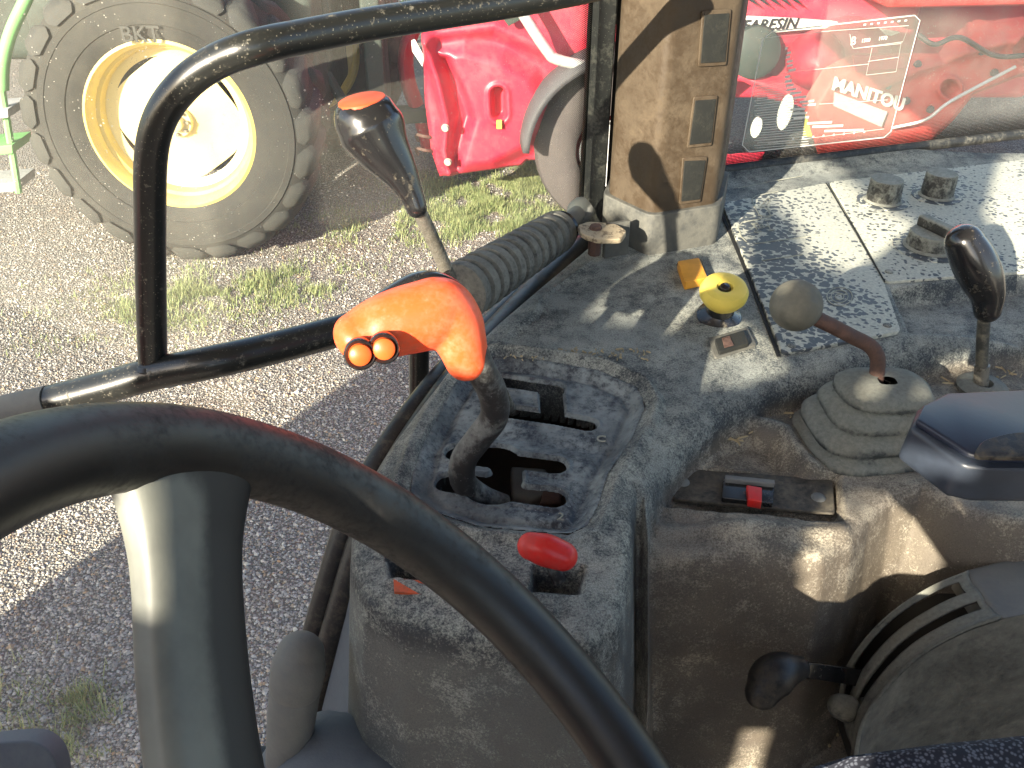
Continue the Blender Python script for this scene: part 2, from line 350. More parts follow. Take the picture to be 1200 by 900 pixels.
def glass_mat(name, dust=.05, tint=(.93, .96, .94, 1), specks=1., hole=None, cloud=.08):
    s = NT(name); s.t.nodes.remove(s.b)
    tr = s.n('ShaderNodeBsdfTransparent'); tr.inputs[0].default_value = tint
    gl = s.n('ShaderNodeBsdfGlossy'); gl.inputs['Roughness'].default_value = .02
    fr = s.n('ShaderNodeFresnel'); fr.inputs[0].default_value = 1.35
    m1 = s.n('ShaderNodeMixShader'); s.put(m1.inputs[0], s.math('MULTIPLY', fr.outputs[0], .6)); s.put(m1.inputs[1], tr.outputs[0]); s.put(m1.inputs[2], gl.outputs[0])
    df = s.n('ShaderNodeBsdfDiffuse'); df.inputs[0].default_value = (.62, .60, .52, 1); tl = s.n('ShaderNodeBsdfTranslucent'); tl.inputs[0].default_value = (.62, .60, .52, 1)
    ma = s.n('ShaderNodeMixShader'); ma.inputs[0].default_value = .5; s.put(ma.inputs[1], df.outputs[0]); s.put(ma.inputs[2], tl.outputs[0])
    v = s.vor(260); sp = s.math('MULTIPLY', s.ramp(v, .08, .20, 1., 0.), s.ramp(s.noise(35, 4), .44, .58)); v2 = s.vor(80); sp2 = s.math('MULTIPLY', s.ramp(v2, .05, .09, 1., 0.), s.ramp(s.noise(12, 4), .48, .6))
    sp3 = s.math('MULTIPLY', s.ramp(s.vor(520), .12, .25, 1., 0.), s.ramp(s.noise(14, 5), .40, .62))
    sp = s.math('MAXIMUM', s.math('MAXIMUM', sp, sp2), s.math('MULTIPLY', sp3, .6))
    k = s.math('ADD', s.math('MULTIPLY', s.ramp(s.noise(5, 6, .65), .3, .7), cloud), dust); k = s.math('MAXIMUM', k, s.math('MULTIPLY', sp, 0.62 * specks))
    m2 = s.n('ShaderNodeMixShader'); s.put(m2.inputs[0], k); s.put(m2.inputs[1], m1.outputs[0]); s.put(m2.inputs[2], ma.outputs[0])
    s.t.links.new(m2.outputs[0], s.out.inputs[0]); return s.m
M['glass'] = glass_mat('dusty_door_glass', .060, cloud=.09)
M['glass2'] = glass_mat('hazy_side_glass', .11, cloud=.22, specks=1.)
M['sticker'] = glass_mat('clear_film', .13, specks=.3, cloud=.06)
def frit_mat():
    s = NT('dotted_frit'); s.t.nodes.remove(s.b); x = s.n('ShaderNodeSeparateXYZ'); uv = s.n('ShaderNodeUVMap'); s.put(x.inputs[0], uv.outputs[0])
    a = s.math('SINE', s.math('MULTIPLY', s.math('ADD', x.outputs[0], x.outputs[1]), 2 * math.pi)); b = s.math('SINE', s.math('MULTIPLY', s.math('SUBTRACT', x.outputs[0], x.outputs[1]), 2 * math.pi))
    vv = s.n('ShaderNodeUVMap'); f = s.ramp(s.math('MULTIPLY', a, b), -.05, .1)
    sep = s.n('ShaderNodeAttribute'); sep.attribute_name = 'fade'; k = s.ramp(s.math('ADD', s.math('MULTIPLY', a, b), sep.outputs['Fac']), .35, .65)
    tr = s.n('ShaderNodeBsdfTransparent'); df = s.n('ShaderNodeBsdfDiffuse'); df.inputs[0].default_value = (.012, .012, .012, 1)
    m = s.n('ShaderNodeMixShader'); s.put(m.inputs[0], k); s.put(m.inputs[1], tr.outputs[0]); s.put(m.inputs[2], df.outputs[0]); s.t.links.new(m.outputs[0], s.out.inputs[0]); return s.m
M['frit'] = frit_mat()
def strip_uv(name, A, B, m, parent, cell=.004, off=None):
    """band between two lists of points, printed dots that thin out from A to B"""
    n = len(A); K = 6; V, Fc, fade, uv = [], [], [], []; L = 0
    for i in range(n):
        if i: L += (A[i] - A[i - 1]).length
        wdt = (B[i] - A[i]).length
        for k in range(K + 1):
            t = k / K; V.append(A[i].lerp(B[i], t)); fade.append(1.3 - 2.1 * t); uv.append((L / cell, t * wdt / cell))
    for i in range(n - 1):
        for k in range(K): a = i * (K + 1) + k; Fc.append((a, a + 1, a + K + 2, a + K + 1))
    o = mesh(name, V, Fc, m, parent, smooth=False); me = o.data
    at = me.attributes.new('fade', 'FLOAT', 'POINT'); at.data.foreach_set('value', fade)
    ul = me.uv_layers.new(name='UVMap')
    for p in me.polygons:
        for li in p.loop_indices: ul.data[li].uv = uv[me.loops[li].vertex_index]
    return o
# ---------------------------------------------------------------- the cab round the driver (roof, added sun mask, rear, bonnet)
def cab_shell():
    t = root('tractor_cab_shell', (0, 0, H - 1.1), 'cab roof and posts round the dusty driving position, with an added sun-shaping side wall', 'tractor cab')
    box('roof', (-.05, .20, H + .68), (2.1, 1.95, .10), M['roofl'], t, 0, .03)
    def back(p): k = (p.y + .65) / SUND.y; q = p - SUND * k; return (q.x, q.z - H)
    def W(pts, z=-.44): return [back(G(x, y, z)) for x, y in pts]
    holes = [[(-2.2, .30), (-1.10, .28), (-.955, .30), (-.895, .262), (-.885, .188), (-.80, .178), (-.765, .172), (-.735, .136), (-.66, .138), (-.735, .20), (-.80, .255), (-.845, .312), (-.835, .408), (-.18, .408), (-.16, -.30), (.9, -.30), (.9, .66), (-2.2, .66)],
             W([(780, 285), (858, 285), (888, 345), (918, 440), (795, 450), (812, 385), (780, 350)]),
             W([(893, 222), (905, 196), (962, 188), (1010, 228), (1070, 268), (1005, 316), (958, 304), (940, 262)]),
             W([(1215, 160), (1182, 172), (1170, 205), (1158, 250), (1182, 300), (1195, 335), (1330, 330), (1330, 170)]),
             [back(D(x, y, .70)) for x, y in ((965, 600), (1120, 597), (1080, 735), (950, 745))],
             W([(1035, 428), (1068, 421), (1068, 426), (1038, 433)], -.475), W([(1100, 420), (1190, 408), (1190, 424), (1110, 428)], -.475),
             [back(D(x, y, .80)) for x, y in ((905, 812), (925, 815), (895, 895), (870, 895))]]
    st = .006; X, Z = np.meshgrid(np.arange(-1.15, .98, st), np.arange(-1.1, .63, st)); d = np.full(X.shape, 1e9)
    for h_ in holes: d = np.minimum(d, sdpoly(X, Z, h_))
    o = grid_mesh('sun_mask_wall', np.stack([X, np.full(X.shape, -.65), Z + H], -1), d > 0, M['cabpaint'], t); md = o.modifiers.new('s', 'SOLIDIFY'); md.thickness = .004  # unseen wall added here, its openings shaped to throw the sun patches
    box('dashboard', (-.98, -.25, H - .40), (.30, .75, .55), M['plinth'], t, 0, .03)
    box('rear_panel', (.97, .2, H - .75), (.06, 1.7, .7), M['cabpaint'], t, 0, .01)
    box('rear_post', (.97, -.62, H + .1), (.08, .08, 1.1), M['cabpaint'], t, 0, .01)
    box('front_post', (-1.10, -.62, H + .1), (.06, .05, 1.1), M['cabpaint'], t, 0, .01)
    box('bonnet', (-2.05, 0, H - 1.15), (1.9, .70, 1.0), M['hood'], t, 0, .06)
cab_shell()
# ---------------------------------------------------------------- yard
def ground():
    V = []; n = 40
    xs = [-400, -60, -20] + [-12 + i for i in range(25)] + [20, 60, 400]; ys = [-400, -60, -20] + [-12 + i for i in range(30)] + [25, 60, 400]
    for y in ys:
        for x in xs: V.append((x, y, 0))
    nx = len(xs); Fc = [(j * nx + i, j * nx + i + 1, (j + 1) * nx + i + 1, (j + 1) * nx + i) for j in range(len(ys) - 1) for i in range(nx - 1)]
    return mesh('gravel_ground', V, Fc, M['gravel'], kind='structure', smooth=False, label='grey gravel yard with earthy patches')
ground()
def stones(n):
    b = np.array([(1, 0, 0), (-1, 0, 0), (0, 1, 0), (0, -1, 0), (0, 0, 1)], float); f = np.array([(0, 2, 4), (2, 1, 4), (1, 3, 4), (3, 0, 4)])
    y = .9 + 5.6 * RNG.random(n) ** 1.5; x = RNG.uniform(-1, .15, n) * (y * .85 + .3); a = RNG.uniform(0, 6.28, n)
    s_ = RNG.gamma(4, .0010, n) + .0022
    S = s_[:, None] * RNG.uniform(.6, 1.25, (n, 3)) * np.array([1, 1, .75]); P = b[None] * S[:, None, :] * RNG.uniform(.7, 1.2, (n, 5, 1))
    P[:, :, 0] += RNG.uniform(-.3, .3, (n, 1)) * s_[:, None]
    c, d = np.cos(a)[:, None], np.sin(a)[:, None]; Q = np.stack([P[:, :, 0] * c - P[:, :, 1] * d + x[:, None], P[:, :, 0] * d + P[:, :, 1] * c + y[:, None], P[:, :, 2] + .001], -1)
    Fc = (f[None] + (np.arange(n) * 5)[:, None, None]).reshape(-1, 3)
    return mesh('gravel_stones', Q.reshape(-1, 3), Fc.tolist(), M['stone'], smooth=False, kind='stuff', label='loose pale gravel stones scattered over the yard')
stones(80000)
def grass(cx, n, hgt=(.008, .045)):
    V, Fc = [], []; import mathutils.noise as mn
    for (gx, gy, rx, ry, cnt) in cx:
        for i in range(int(cnt * n)):
            a, rr = random.uniform(0, 6.28), abs(random.gauss(0, .62)); x, y = gx + math.cos(a) * rr * rx, gy + math.sin(a) * rr * ry
            dn = mn.noise((x * 4, y * 4, 0)) + .6 * mn.noise((x * 13, y * 13, 5))
            if dn < random.uniform(-.35, .35): continue
            h = random.uniform(*hgt) * (1 + max(0, dn)); t = random.uniform(0, 6.28); w_ = random.uniform(.0015, .003); l = random.uniform(.2, 1) * h
            k = len(V); V += [(x - w_ * math.cos(t), y - w_ * math.sin(t), 0), (x + w_ * math.cos(t), y + w_ * math.sin(t), 0), (x + l * math.sin(t), y - l * math.cos(t), h)]; Fc.append((k, k + 1, k + 2))
    return V, Fc
def gx(px, py): r = ray(px, py); r = r * (-H / r.z); return r.x, r.y
def gpatch(px, py, rx, ry, c): a, b = gx(px, py); return (a, b, rx, ry, c)
V, Fc = grass([gpatch(560, 235, .6, .7, 1.6), gpatch(620, 215, .3, .4, .6), gpatch(250, 345, .8, .34, .42), gpatch(170, 370, .5, .35, .22), gpatch(350, 330, .35, .25, .2), gpatch(600, 265, .6, .3, .5), gpatch(450, 265, .7, .3, .25), gpatch(130, 860, .25, .12, .12), gpatch(90, 820, .3, .2, .06)], 22000)
mesh('grass_patches', V, Fc, M['grass'], smooth=False, kind='stuff', label='sparse green grass growing through the gravel')
# ---------------------------------------------------------------- green tractor
def mirror_pts(pts, f): return [f(*p) for p in pts]
def make_wheel(parent, c, Rr, wd, rim_m, disc_m, face=-1, nlug=23, holes=True):
    c = Vector(c); ax = Vector((0, face, 0)); hw = wd / 2
    ri = Rr * .56
    wh = bpy.data.objects.new('wheel', None); wh.location = c - wloc(parent); link(wh, parent)
    prof = [(ri, -hw * .8), (ri * 1.03, -hw * .95), (Rr * .75, -hw * 1.08), (Rr * .90, -hw * 1.0), (Rr * .955, -hw * .82), (Rr * .965, 0), (Rr * .955, hw * .82), (Rr * .92, hw * .98), (Rr * .845, hw * 1.07), (Rr * .84, hw * 1.10), (Rr * .80, hw * 1.11), (Rr * .795, hw * 1.09), (Rr * .72, hw * 1.1), (Rr * .67, hw * 1.07), (Rr * .665, hw * 1.04), (Rr * .63, hw * 1.02), (ri * 1.02, hw * .93), (ri, hw * .8)]
    lathe('tyre', prof, c, ax, M['tyre'], wh, 64)
    # rim: lip, stepped barrel, disc set back
    prof = [(ri * 1.005, hw * .78), (ri * 1.02, hw * .93), (ri * .985, hw * .96), (ri * .955, hw * .86), (ri * .93, hw * .70), (ri * .925, hw * .62), (ri * .885, hw * .56), (ri * .875, hw * .40), (ri * .86, hw * .34), (ri * .85, hw * -.2)]
    lathe('rim', prof, c, ax, rim_m, wh, 64)
    # disc, four long curved openings
    V, Fc = [], []; a_, u, v = frame(ax); rs = [ri * k for k in (.05, .2, .24, .45, .66, .72, .76, .86)]; hs = [hw * k for k in (.36, .36, .32, .28, .26, .25, .25, .34)]; sg = 96
    for r_, h_ in zip(rs, hs):
        for k in range(sg):
            t = 2 * math.pi * k / sg; ph0 = (k / sg * 4 + .12) % 1; rq = r_ - (ri * .055 * math.sin(math.pi * (ph0 - .22) / .56) if (abs(r_ - ri * .72) < 1e-6 and .22 < ph0 < .78 and holes) else 0) + (ri * .035 if abs(r_ - ri * .72) < 1e-6 else 0)
            V.append(c + a_ * h_ + (u * math.cos(t) + v * math.sin(t)) * rq)
    for i in range(len(rs) - 1):
        for k in range(sg):
            ph = ((k + .5) / sg * 4 + .12) % 1
            if holes and (i == 5 and .22 < ph < .78): continue
            p, q = i * sg + k, i * sg + (k + 1) % sg; Fc.append((p, q, q + sg, p + sg))
    mesh('rim_disc', V, Fc, disc_m, wh, auto=True)
    lathe('hub', [(0, .075), (.035, .075), (.045, .068), (.05, .03), (.085, .028), (.09, .02), (.09, 0)], c + ax * hw * .36, ax, disc_m, wh, 24)
    b0 = None
    for k in range(8):
        t = k / 8 * 6.283; p = c + ax * (hw * .36 + .028) + (u * math.cos(t) + v * math.sin(t)) * .068
        if b0 is None: b0 = lathe('wheel_bolt', [(0, .022), (.008, .022), (.010, .018), (.010, 0)], p, ax, M['steel'], wh, 8); b0p = p
        else: q = b0.copy(); q.location = b0.location + (p - b0p); link(q, wh)
    # lugs wrap over the shoulder: one mesh turned round the axle
    proto = None
    for side in (1, -1):
        V, Fc = [], []; n = 7; prof = [(.00, .05), (.25, .055), (.55, .066), (.80, .085), (.98, .100), (1.08, .096), (1.14, .068)]
        rr = [1.0, 1.0, .998, .992, .972, .925, .872]; r0 = [.95, .95, .95, .94, .93, .90, .86]
        for i, (h, wdt) in enumerate(prof):
            sk = (1 - h / 1.1) * .16
            for (rad, ss, tp) in ((r0[i], -1, 1.25), (rr[i], -1, .8), (rr[i], 1, .8), (r0[i], 1, 1.25)):
                an = sk + ss * wdt * tp; V.append(Vector((math.cos(an) * rad * Rr, face * side * h * hw, math.sin(an) * rad * Rr)))
        for i in range(n - 1):
            for k in range(3): a = i * 4 + k; Fc.append((a, a + 1, a + 5, a + 4))
            
        Fc.append((0, 1, 2, 3)); e = (n - 1) * 4; Fc.append((e + 3, e + 2, e + 1, e))
        me = bpy.data.meshes.new('tread_lug'); me.from_pydata(V, [], Fc); me.materials.append(M['lug'])
        bm = bmesh.new(); bm.from_mesh(me); bmesh.ops.recalc_face_normals(bm, faces=bm.faces); bmesh.ops.bevel(bm, geom=[e_ for e_ in bm.edges if e_.calc_face_angle(0) > .6], offset=.008, segments=2, affect='EDGES', clamp_overlap=True); bm.to_mesh(me); bm.free(); me.polygons.foreach_set('use_smooth', [True] * len(me.polygons))
        for k in range(nlug):
            o = bpy.data.objects.new('tread_lug', me); o.rotation_euler = (0, (k + (.5 if side < 0 else 0)) / nlug * 6.28318, 0); link(o, wh)
    return wh
TY = 4.9
wc = Vp(200, 155, TY); wc.z = .815
gt = root('green_tractor', (wc.x - .3, wc.y + .8, 0), 'green tractor with pale yellow wheel discs and big lugged tyres parked beyond the door glass', 'tractor')
make_wheel(gt, (wc.x, TY + .22, .815), .83, .46, M['rim'], M['rimw'])
wheel2 = make_wheel(gt, (wc.x + .35, TY + 1.95, .815), .80, .42, M['rim'], M['rimw'], nlug=22, holes=False)
tube('fender_edge', [Vp(48, -40, 5.25), Vp(30, 0, 5.2), Vp(12, 40, 5.2), Vp(4, 75, 5.2), Vp(3, 104, 5.2)], .035, M['green'], gt, segs=12)
tube('step_rail', [Vp(2, 104, 5.2), Vp(12, 165, 5.2), Vp(22, 226, 5.15)], .022, M['green'], gt, segs=8)
for yy in (128, 170, 214):
    prism('step_tread', [Vp(-60, yy + 6, 5.1), Vp(9 + (yy - 128) * .12, yy, 5.15), Vp(10 + (yy - 128) * .12, yy + 10, 5.15), Vp(-60, yy + 18, 5.1)], (0, .25, 0), M['green'] if yy > 150 and yy < 200 else M['graym'], gt, .004)
box('rear_body', (wc.x - .1, TY + 1.1, 1.05), (1.7, 1.0, .75), M['dgreen'], gt, 0, .06)
box('engine_hood', (wc.x - 2.0, TY + 1.1, 1.35), (2.4, .8, .7), M['dgreen'], gt, 0, .08)
box('mudguard', (wc.x + .1, TY + .55, 1.75), (1.5, .55, .08), M['dgreen'], gt, 0, .03)
box('drawbar', (wc.x + 1.1, TY + 1.1, .55), (1.2, .12, .1), M['dgreen'], gt, .15, .02)
box('hitch_frame', (wc.x + 1.0, TY + 1.3, .95), (.12, 1.0, .9), M['dgreen'], gt, .1, .02)
for k, (a, b) in enumerate((((330, 15), (430, 170)), ((380, -10), (375, 130)), ((300, 60), (420, 40)))):
    tube('lift_arm', [Vp(*a, TY + .9), Vp((a[0] + b[0]) / 2 + 6, (a[1] + b[1]) / 2, TY + .85), Vp(*b, TY + .9)], .035, M['dgreen'], gt, segs=8)
tube('hydraulic_hose', [Vp(330, -10, TY + .7), Vp(345, 40, TY + .6), Vp(352, 90, TY + .7), Vp(395, 110, TY + .9)], .014, M['bar'], gt, segs=8)
ta_ = Vp(143, 49, 4.862); text('tyre_lettering', 'BKT', ta_, Vector((1, 0, 0)), Vector((0, 0, 1)), .115, M['lug'], [o for o in gt.children if o.name.startswith('wheel')][0], .004, 0, .01)
# ---------------------------------------------------------------- dark hedge and shed far behind
def hedge(name, x0, x1, y, h, dens, seed, label, d=1.1):
    rg = np.random.default_rng(seed); r_ = root(name, ((x0 + x1) / 2, y, 0), label, 'hedge')
    n = int(dens * (x1 - x0)); P = np.stack([rg.uniform(x0, x1, n), y + rg.normal(0, d * .35, n), rg.beta(1.6, 1.2, n) * h * (1 + .12 * np.sin(rg.uniform(0, 6, n)))], -1)
    s_ = rg.uniform(.03, .085, n); a = rg.normal(size=(n, 3)); a /= np.linalg.norm(a, axis=1)[:, None]; b = np.cross(a, rg.normal(size=(n, 3))); b /= np.linalg.norm(b, axis=1)[:, None]
    Q = np.stack([P - a * s_[:, None], P + b * s_[:, None] * .5, P + a * s_[:, None], P - b * s_[:, None] * .5], 1).reshape(-1, 3)
    Fc = np.arange(n * 4).reshape(-1, 4)
    mesh('foliage', Q, Fc.tolist(), M['leaf'], r_, smooth=False)
    for k in range(int((x1 - x0) / 1.2)):
        x = x0 + .6 + k * 1.2; tube('stem', [(x, y, 0), (x + .1, y + .1, h * .4), (x - .05, y, h * .8)], [.05, .035, .015], M['bark'], r_, segs=6)
lf = NT('hedge_leaf'); lf.put(lf.b.inputs['Base Color'], lf.mix(lf.n('ShaderNodeNewGeometry').outputs['Random Per Island'], (.02, .04, .018, 1), (.07, .11, .04, 1))); lf.b.inputs['Roughness'].default_value = .6; M['leaf'] = lf.m
M['bark'] = plain('bark', (.10, .07, .05, 1), .9)
hedge('far_hedge', -12, 7, 10.5, 2.6, 1400, 3, 'dark green hedge far behind the parked machines')
# ---------------------------------------------------------------- red machines
def relief(name, outline, y, rel, m, parent, step=2., thick=.03, fill=True):
    """panel facing the camera on the upright plane y, its pressing given in plan of the panel"""
    xs = [p[0] for p in outline]; ys = [p[1] for p in outline]
    gxs = np.arange(min(xs), max(xs) + step, step); gys = np.arange(min(ys), max(ys) + step, step)
    X, Y = np.meshgrid(gxs, gys); sd_ = sdpoly(X, Y, outline)
    # snap the border vertices on to the outline
    e = .5; gxx = (sdpoly(X + e, Y, outline) - sdpoly(X - e, Y, outline)) / (2 * e); gyy = (sdpoly(X, Y + e, outline) - sdpoly(X, Y - e, outline)) / (2 * e)
    near = (sd_ > 0) & (sd_ < step * 1.5); X = np.where(near, X - gxx * sd_, X); Y = np.where(near, Y - gyy * sd_, Y)
    a = (X - 600) / 1040; b = (450 - Y) / 1040; ry = CP + b * SP; k = y / ry
    Px = a * k; Pz = (-SP + b * CP) * k + H; Py = y - rel(X, Y, sdpoly(X, Y, outline))
    PX = np.stack([Px, Py, Pz], -1)
    return grid_mesh(name, PX, sd_ < step * 1.4, m, parent)
RY = 5.6
rm = root('red_feed_mixer', (Vp(620, 205, RY).x + .6, RY + .8, 0), 'red farm machine with pressed side panel and white name stripe behind the brown pillar', 'farm machine')
ol = [(495, 30), (620, -40), (720, -40), (735, 120), (700, 200), (640, 191), (618, 190), (612, 196), (515, 209), (505, 180), (497, 120)]
bul = [(508, 55), (545, 50), (590, 62), (625, 85), (648, 120), (640, 150), (615, 175), (580, 192), (530, 200), (528, 170), (545, 135), (530, 90)]
def rel1(X, Y, s_):
    d = sdpoly(X, Y, bul); r_ = .10 * sstep(-d, -12, 14)
    rg = sdline(X, Y, [(500, 45), (515, 90), (525, 135), (522, 170), (528, 195)]); r_ = np.maximum(r_, .13 * np.exp(-(rg / 9) ** 2))
    vly = sdline(X, Y, [(523, 70), (541, 110), (549, 135), (540, 165), (534, 190)]); r_ -= .07 * np.exp(-(vly / 7) ** 2)
    top_ = sdline(X, Y, [(500, 38), (580, 28), (650, 60), (672, 110)]); r_ += .07 * np.exp(-(top_ / 12) ** 2)
    hole = sdline(X, Y, [(584, 105), (585, 127)]); r_ -= .09 * sstep(9 - hole, 0, 4)
    rim_ = np.abs(hole - 12); r_ += .014 * np.exp(-(rim_ / 2.5) ** 2)
    return r_ - .05 * sstep(s_, -5, 2)
relief('side_panel', ol, RY, rel1, M['redm'], rm, 1.6)
prism('panel_sticker', [Vp(x, y, RY - .135) for x, y in ((582, 141), (588, 141), (588, 151), (582, 151))], (0, .01, 0), M['yellowt'], rm)
for (x, y) in ((522, 150), (525, 190)): lathe('bolt', [(0, .02), (.018, .018), (.026, 0)], Vp(x, y, RY - .14), (0, -1, 0), M['palepr'], rm, 12)
tube('silver_pipe', [Vp(585, -30, RY - .25), Vp(612, 15, RY - .25), Vp(640, 58, RY - .25), Vp(654, 70, RY - .25), Vp(700, 80, RY - .25)], .032, M['silver'], rm, segs=12)
prism('pipe_bracket', [Vp(588, 20, RY - .14), Vp(606, 14, RY - .14), Vp(612, 22, RY - .14), Vp(596, 31, RY - .14)], (0, .04, 0), M['dgreen'], rm, .004)
# darker red guard further in, with a white plate
tube('auger_guard', [Vp(486, 30, RY + .5), Vp(476, 60, RY + .5), Vp(478, 95, RY + .5), Vp(492, 135, RY + .5), Vp(503, 175, RY + .5)], [.10, .13, .13, .10, .05], M['redm'], rm, segs=14, ry=[.05] * 5, up=(0, 1, 0))
prism('white_plate', [Vp(x, y, RY + .1) for x, y in ((482, 48), (486, 46), (497, 66), (495, 78), (483, 60))], (0, .01, 0), M['white'], rm)
for yy in (160, 176): tube('rusty_hook', [Vp(512, yy + 2, RY + .05), Vp(498, yy, RY - .02), Vp(488, yy - 2, RY + .05), Vp(490, yy + 5, RY + .1)], .011, M['rust'], rm, segs=8)
box('machine_body', (Vp(640, 100, RY).x + 1.35, RY + 1.0, 1.5), (3.6, 1.5, 1.6), M['redm'], rm, 0, .05)
mudc = Vp(668, 195, RY - .3)
wl = bpy.data.objects.new('wheel', None); wl.location = mudc - wloc(rm); link(wl, rm)
ccw = Vector((Vp(690, 175, RY - .1).x + .17, RY - .1, .49)); WS = 1.2
lathe('tyre', [(a * WS, b) for a, b in [(.2, -.12), (.3, -.14), (.40, -.12), (.43, -.06), (.435, 0), (.43, .07), (.40, .13), (.32, .155), (.24, .14), (.2, .1)]], ccw, (-.25, -1, 0), M['tyre2'], wl, 40)
lathe('rim', [(.0, .05), (.08, .05), (.1, .02), (.18, .03), (.2, .1), (.215, .11)], ccw, (-.25, -1, 0), M['graym'], wl, 32)
V, Fc = [], []
for i in range(15):
    t = R(178) - R(85) * i / 14
    for (dr, dy) in ((.46, -.22), (.485, -.22), (.50, -.02), (.485, .16), (.46, .16)): V.append(ccw + Vector((math.cos(t) * dr * 1.2, dy, math.sin(t) * dr * 1.2 + .03)))
for i in range(14):
    for k in range(4): a = i * 5 + k; Fc.append((a, a + 1, a + 6, a + 5))
mg = mesh('mudguard', V, Fc, M['mudg'], rm); md = mg.modifiers.new('s', 'SOLIDIFY'); md.thickness = .012
# right-hand flank seen through the side window
FY = 5.6
def rel2(X, Y, s_): return .04 * np.exp(-((Y - 50) / 10) ** 2) - .06 * sstep(s_, -6, 3)
relief('upper_flank', [(735, -60), (1090, -60), (1082, 10), (1065, 75), (1075, 128), (1000, 138), (900, 118), (905, 45), (735, 60)], FY, rel2, M['redm'], rm, 4)
relief('lower_sill', [(735, 150), (790, 82), (960, 92), (1010, 120), (1000, 150), (900, 110), (860, 90), (735, 190)], FY - .05, lambda X, Y, s_: .06 * sstep(-s_, 0, 10), M['redm'], rm, 3)
relief('skid_beam', [(840, 181), (896, 178), (888, 197), (838, 204)], FY - .4, lambda X, Y, s_: .03 * sstep(-s_, 0, 5), M['redm'], rm, 2)
relief('white_beam', [(838, 197), (893, 192), (889, 208), (838, 216)], FY - .42, lambda X, Y, s_: .01 * sstep(-s_, 0, 5), M['white'], rm, 2)
prism('name_stripe', [Vp(x, y, FY - .09) for x, y in ((866, 19), (930, 22), (1000, 27), (1055, 38), (1045, 42), (985, 32), (930, 36), (866, 42))], (0, .03, 0), M['white'], rm)
a0, a1, a2 = Vp(870, 36, FY - .1), Vp(930, 33, FY - .1), Vp(872, 22, FY - .1)
text('name_lettering', 'FARESIN', Vp(868, 36.5, FY - .1), a1 - a0, a2 - a0, (a1 - a0).length / 60 * 17.5, M['dark'], rm, .004, .25, .012)
for k in range(5):
    x = 868 + k * 13; prism('black_flash', [Vp(x, -6, FY - .11), Vp(x + 9, -6, FY - .11), Vp(x + 21, 6 + k % 2, FY - .11), Vp(x + 12, 2, FY - .11)], (0, .01, 0), M['dark'], rm)
lathe('rotor_drum', [(0, .35), (.20, .33), (.27, .25), (.30, 0), (.30, -.2)], Vp(985, 75, FY + .1), (-.3, -1, .2), M['redm'], rm, 32)
lathe('drive_cover', [(0, .25), (.10, .22), (.15, .15), (.17, 0)], Vp(955, 70, FY - .12), (-.2, -1, .1), M['redm'], rm, 24)
lathe('round_cover', [(0, .03), (.12, .03), (.15, .01), (.16, -.05)], Vp(885, 62, FY - .12), (0, -1, 0), M['dgreen'], rm, 24)
prism('amber_reflector', [Vp(x, y, FY - .5) for x, y in ((947, 119), (967, 121), (961, 160), (942, 160))], (0, .02, 0), M['yellowt'], rm)
for (x, y, w_, h_) in ((921, 132, 8, 21), (887, 150, 6, 12)):
    prism('glare_patch', [Vp(x + w_ * math.cos(a / 8 * math.pi) + h_ * .25 * math.sin(a / 8 * math.pi), y - h_ * math.sin(a / 8 * math.pi), FY - .5) for a in range(16)], (0, .03, 0), M['white'], rm, .004)  # white plates stand in for bright glare spots
# telehandler on the right
TYY = 5.0
th = root('red_telehandler', (Vp(1120, 120, TYY).x, TYY + .6, 0), 'faded red telehandler with bold white lettering and round boom openings beyond the side window', 'telehandler')
def rel3(X, Y, s_):
    r_ = .08 * sstep(-s_, 0, 12)
    for (x, y, q) in ((1105, 98, 10), (1192, 50, 15)):
        d = np.hypot(X - x, (Y - y)); r_ += .03 * np.exp(-((d - q - 3) / 3) ** 2) - .10 * sstep(q - d, 0, 3)
    r_ -= .05 * np.exp(-(sdline(X, Y, [(1130, 48), (1137, 30), (1150, 25)]) / 4) ** 2)
    return r_ + .05 * np.exp(-(sdline(X, Y, [(1010, 100), (1100, 60), (1200, 35)]) / 8) ** 2)
relief('boom_side', [(965, 80), (1000, 62), (1070, 62), (1095, 60), (1128, 32), (1150, 25), (1260, 12), (1260, 78), (1190, 92), (1140, 112), (1118, 140), (1090, 168), (1040, 182), (960, 186), (940, 120)], TYY, rel3, M['redb'], th, 2.2)
box('boom', (Vp(1120, 60, TYY).x + .3, TYY + .6, 1.65), (1.5, .9, .5), M['redb'], th, .1, .05)
def tq(px, py): return Vp(px, py, TYY - .13)
prism('white_nameplate', [tq(978, 108), tq(1040, 131), tq(1033, 149), tq(977, 124)], (0, .01, 0), M['graym'], th)
ta, tb, tc_ = tq(974, 104), tq(1045, 126), tq(979, 84)
text('boom_lettering', 'MANITOU', ta, tb - ta, tc_ - ta, (tb - ta).length / 3.9, M['white'], th, .004, 0, .03)
for (x, y) in ((1040, 100), (1075, 75), (1062, 118), (1150, 60), (1165, 85), (1090, 128)): lathe('boom_bolt', [(0, .02), (.018, .018), (.022, 0)], Vp(x, y, TYY - .10), (0, -1, 0), M['mudg'], th, 8)
tube('boom_hose', [Vp(1075, 40, TYY - .15), Vp(1095, 52, TYY - .2), Vp(1125, 44, TYY - .2), Vp(1170, 66, TYY - .2), Vp(1230, 60, TYY - .15)], .014, M['bar'], th, segs=8)
tube('boom_pipe', [Vp(1045, 150, TYY - .15), Vp(1085, 140, TYY - .2), Vp(1115, 118, TYY - .2), Vp(1190, 78, TYY - .15)], .009, M['silver'], th, segs=8)
prism('guard_plate', [Vp(x, y, TYY - .12) for x, y in ((1000, 66), (1060, 66), (1062, 80), (1003, 84))], (0, .03, 0), M['redm'], th, .004)
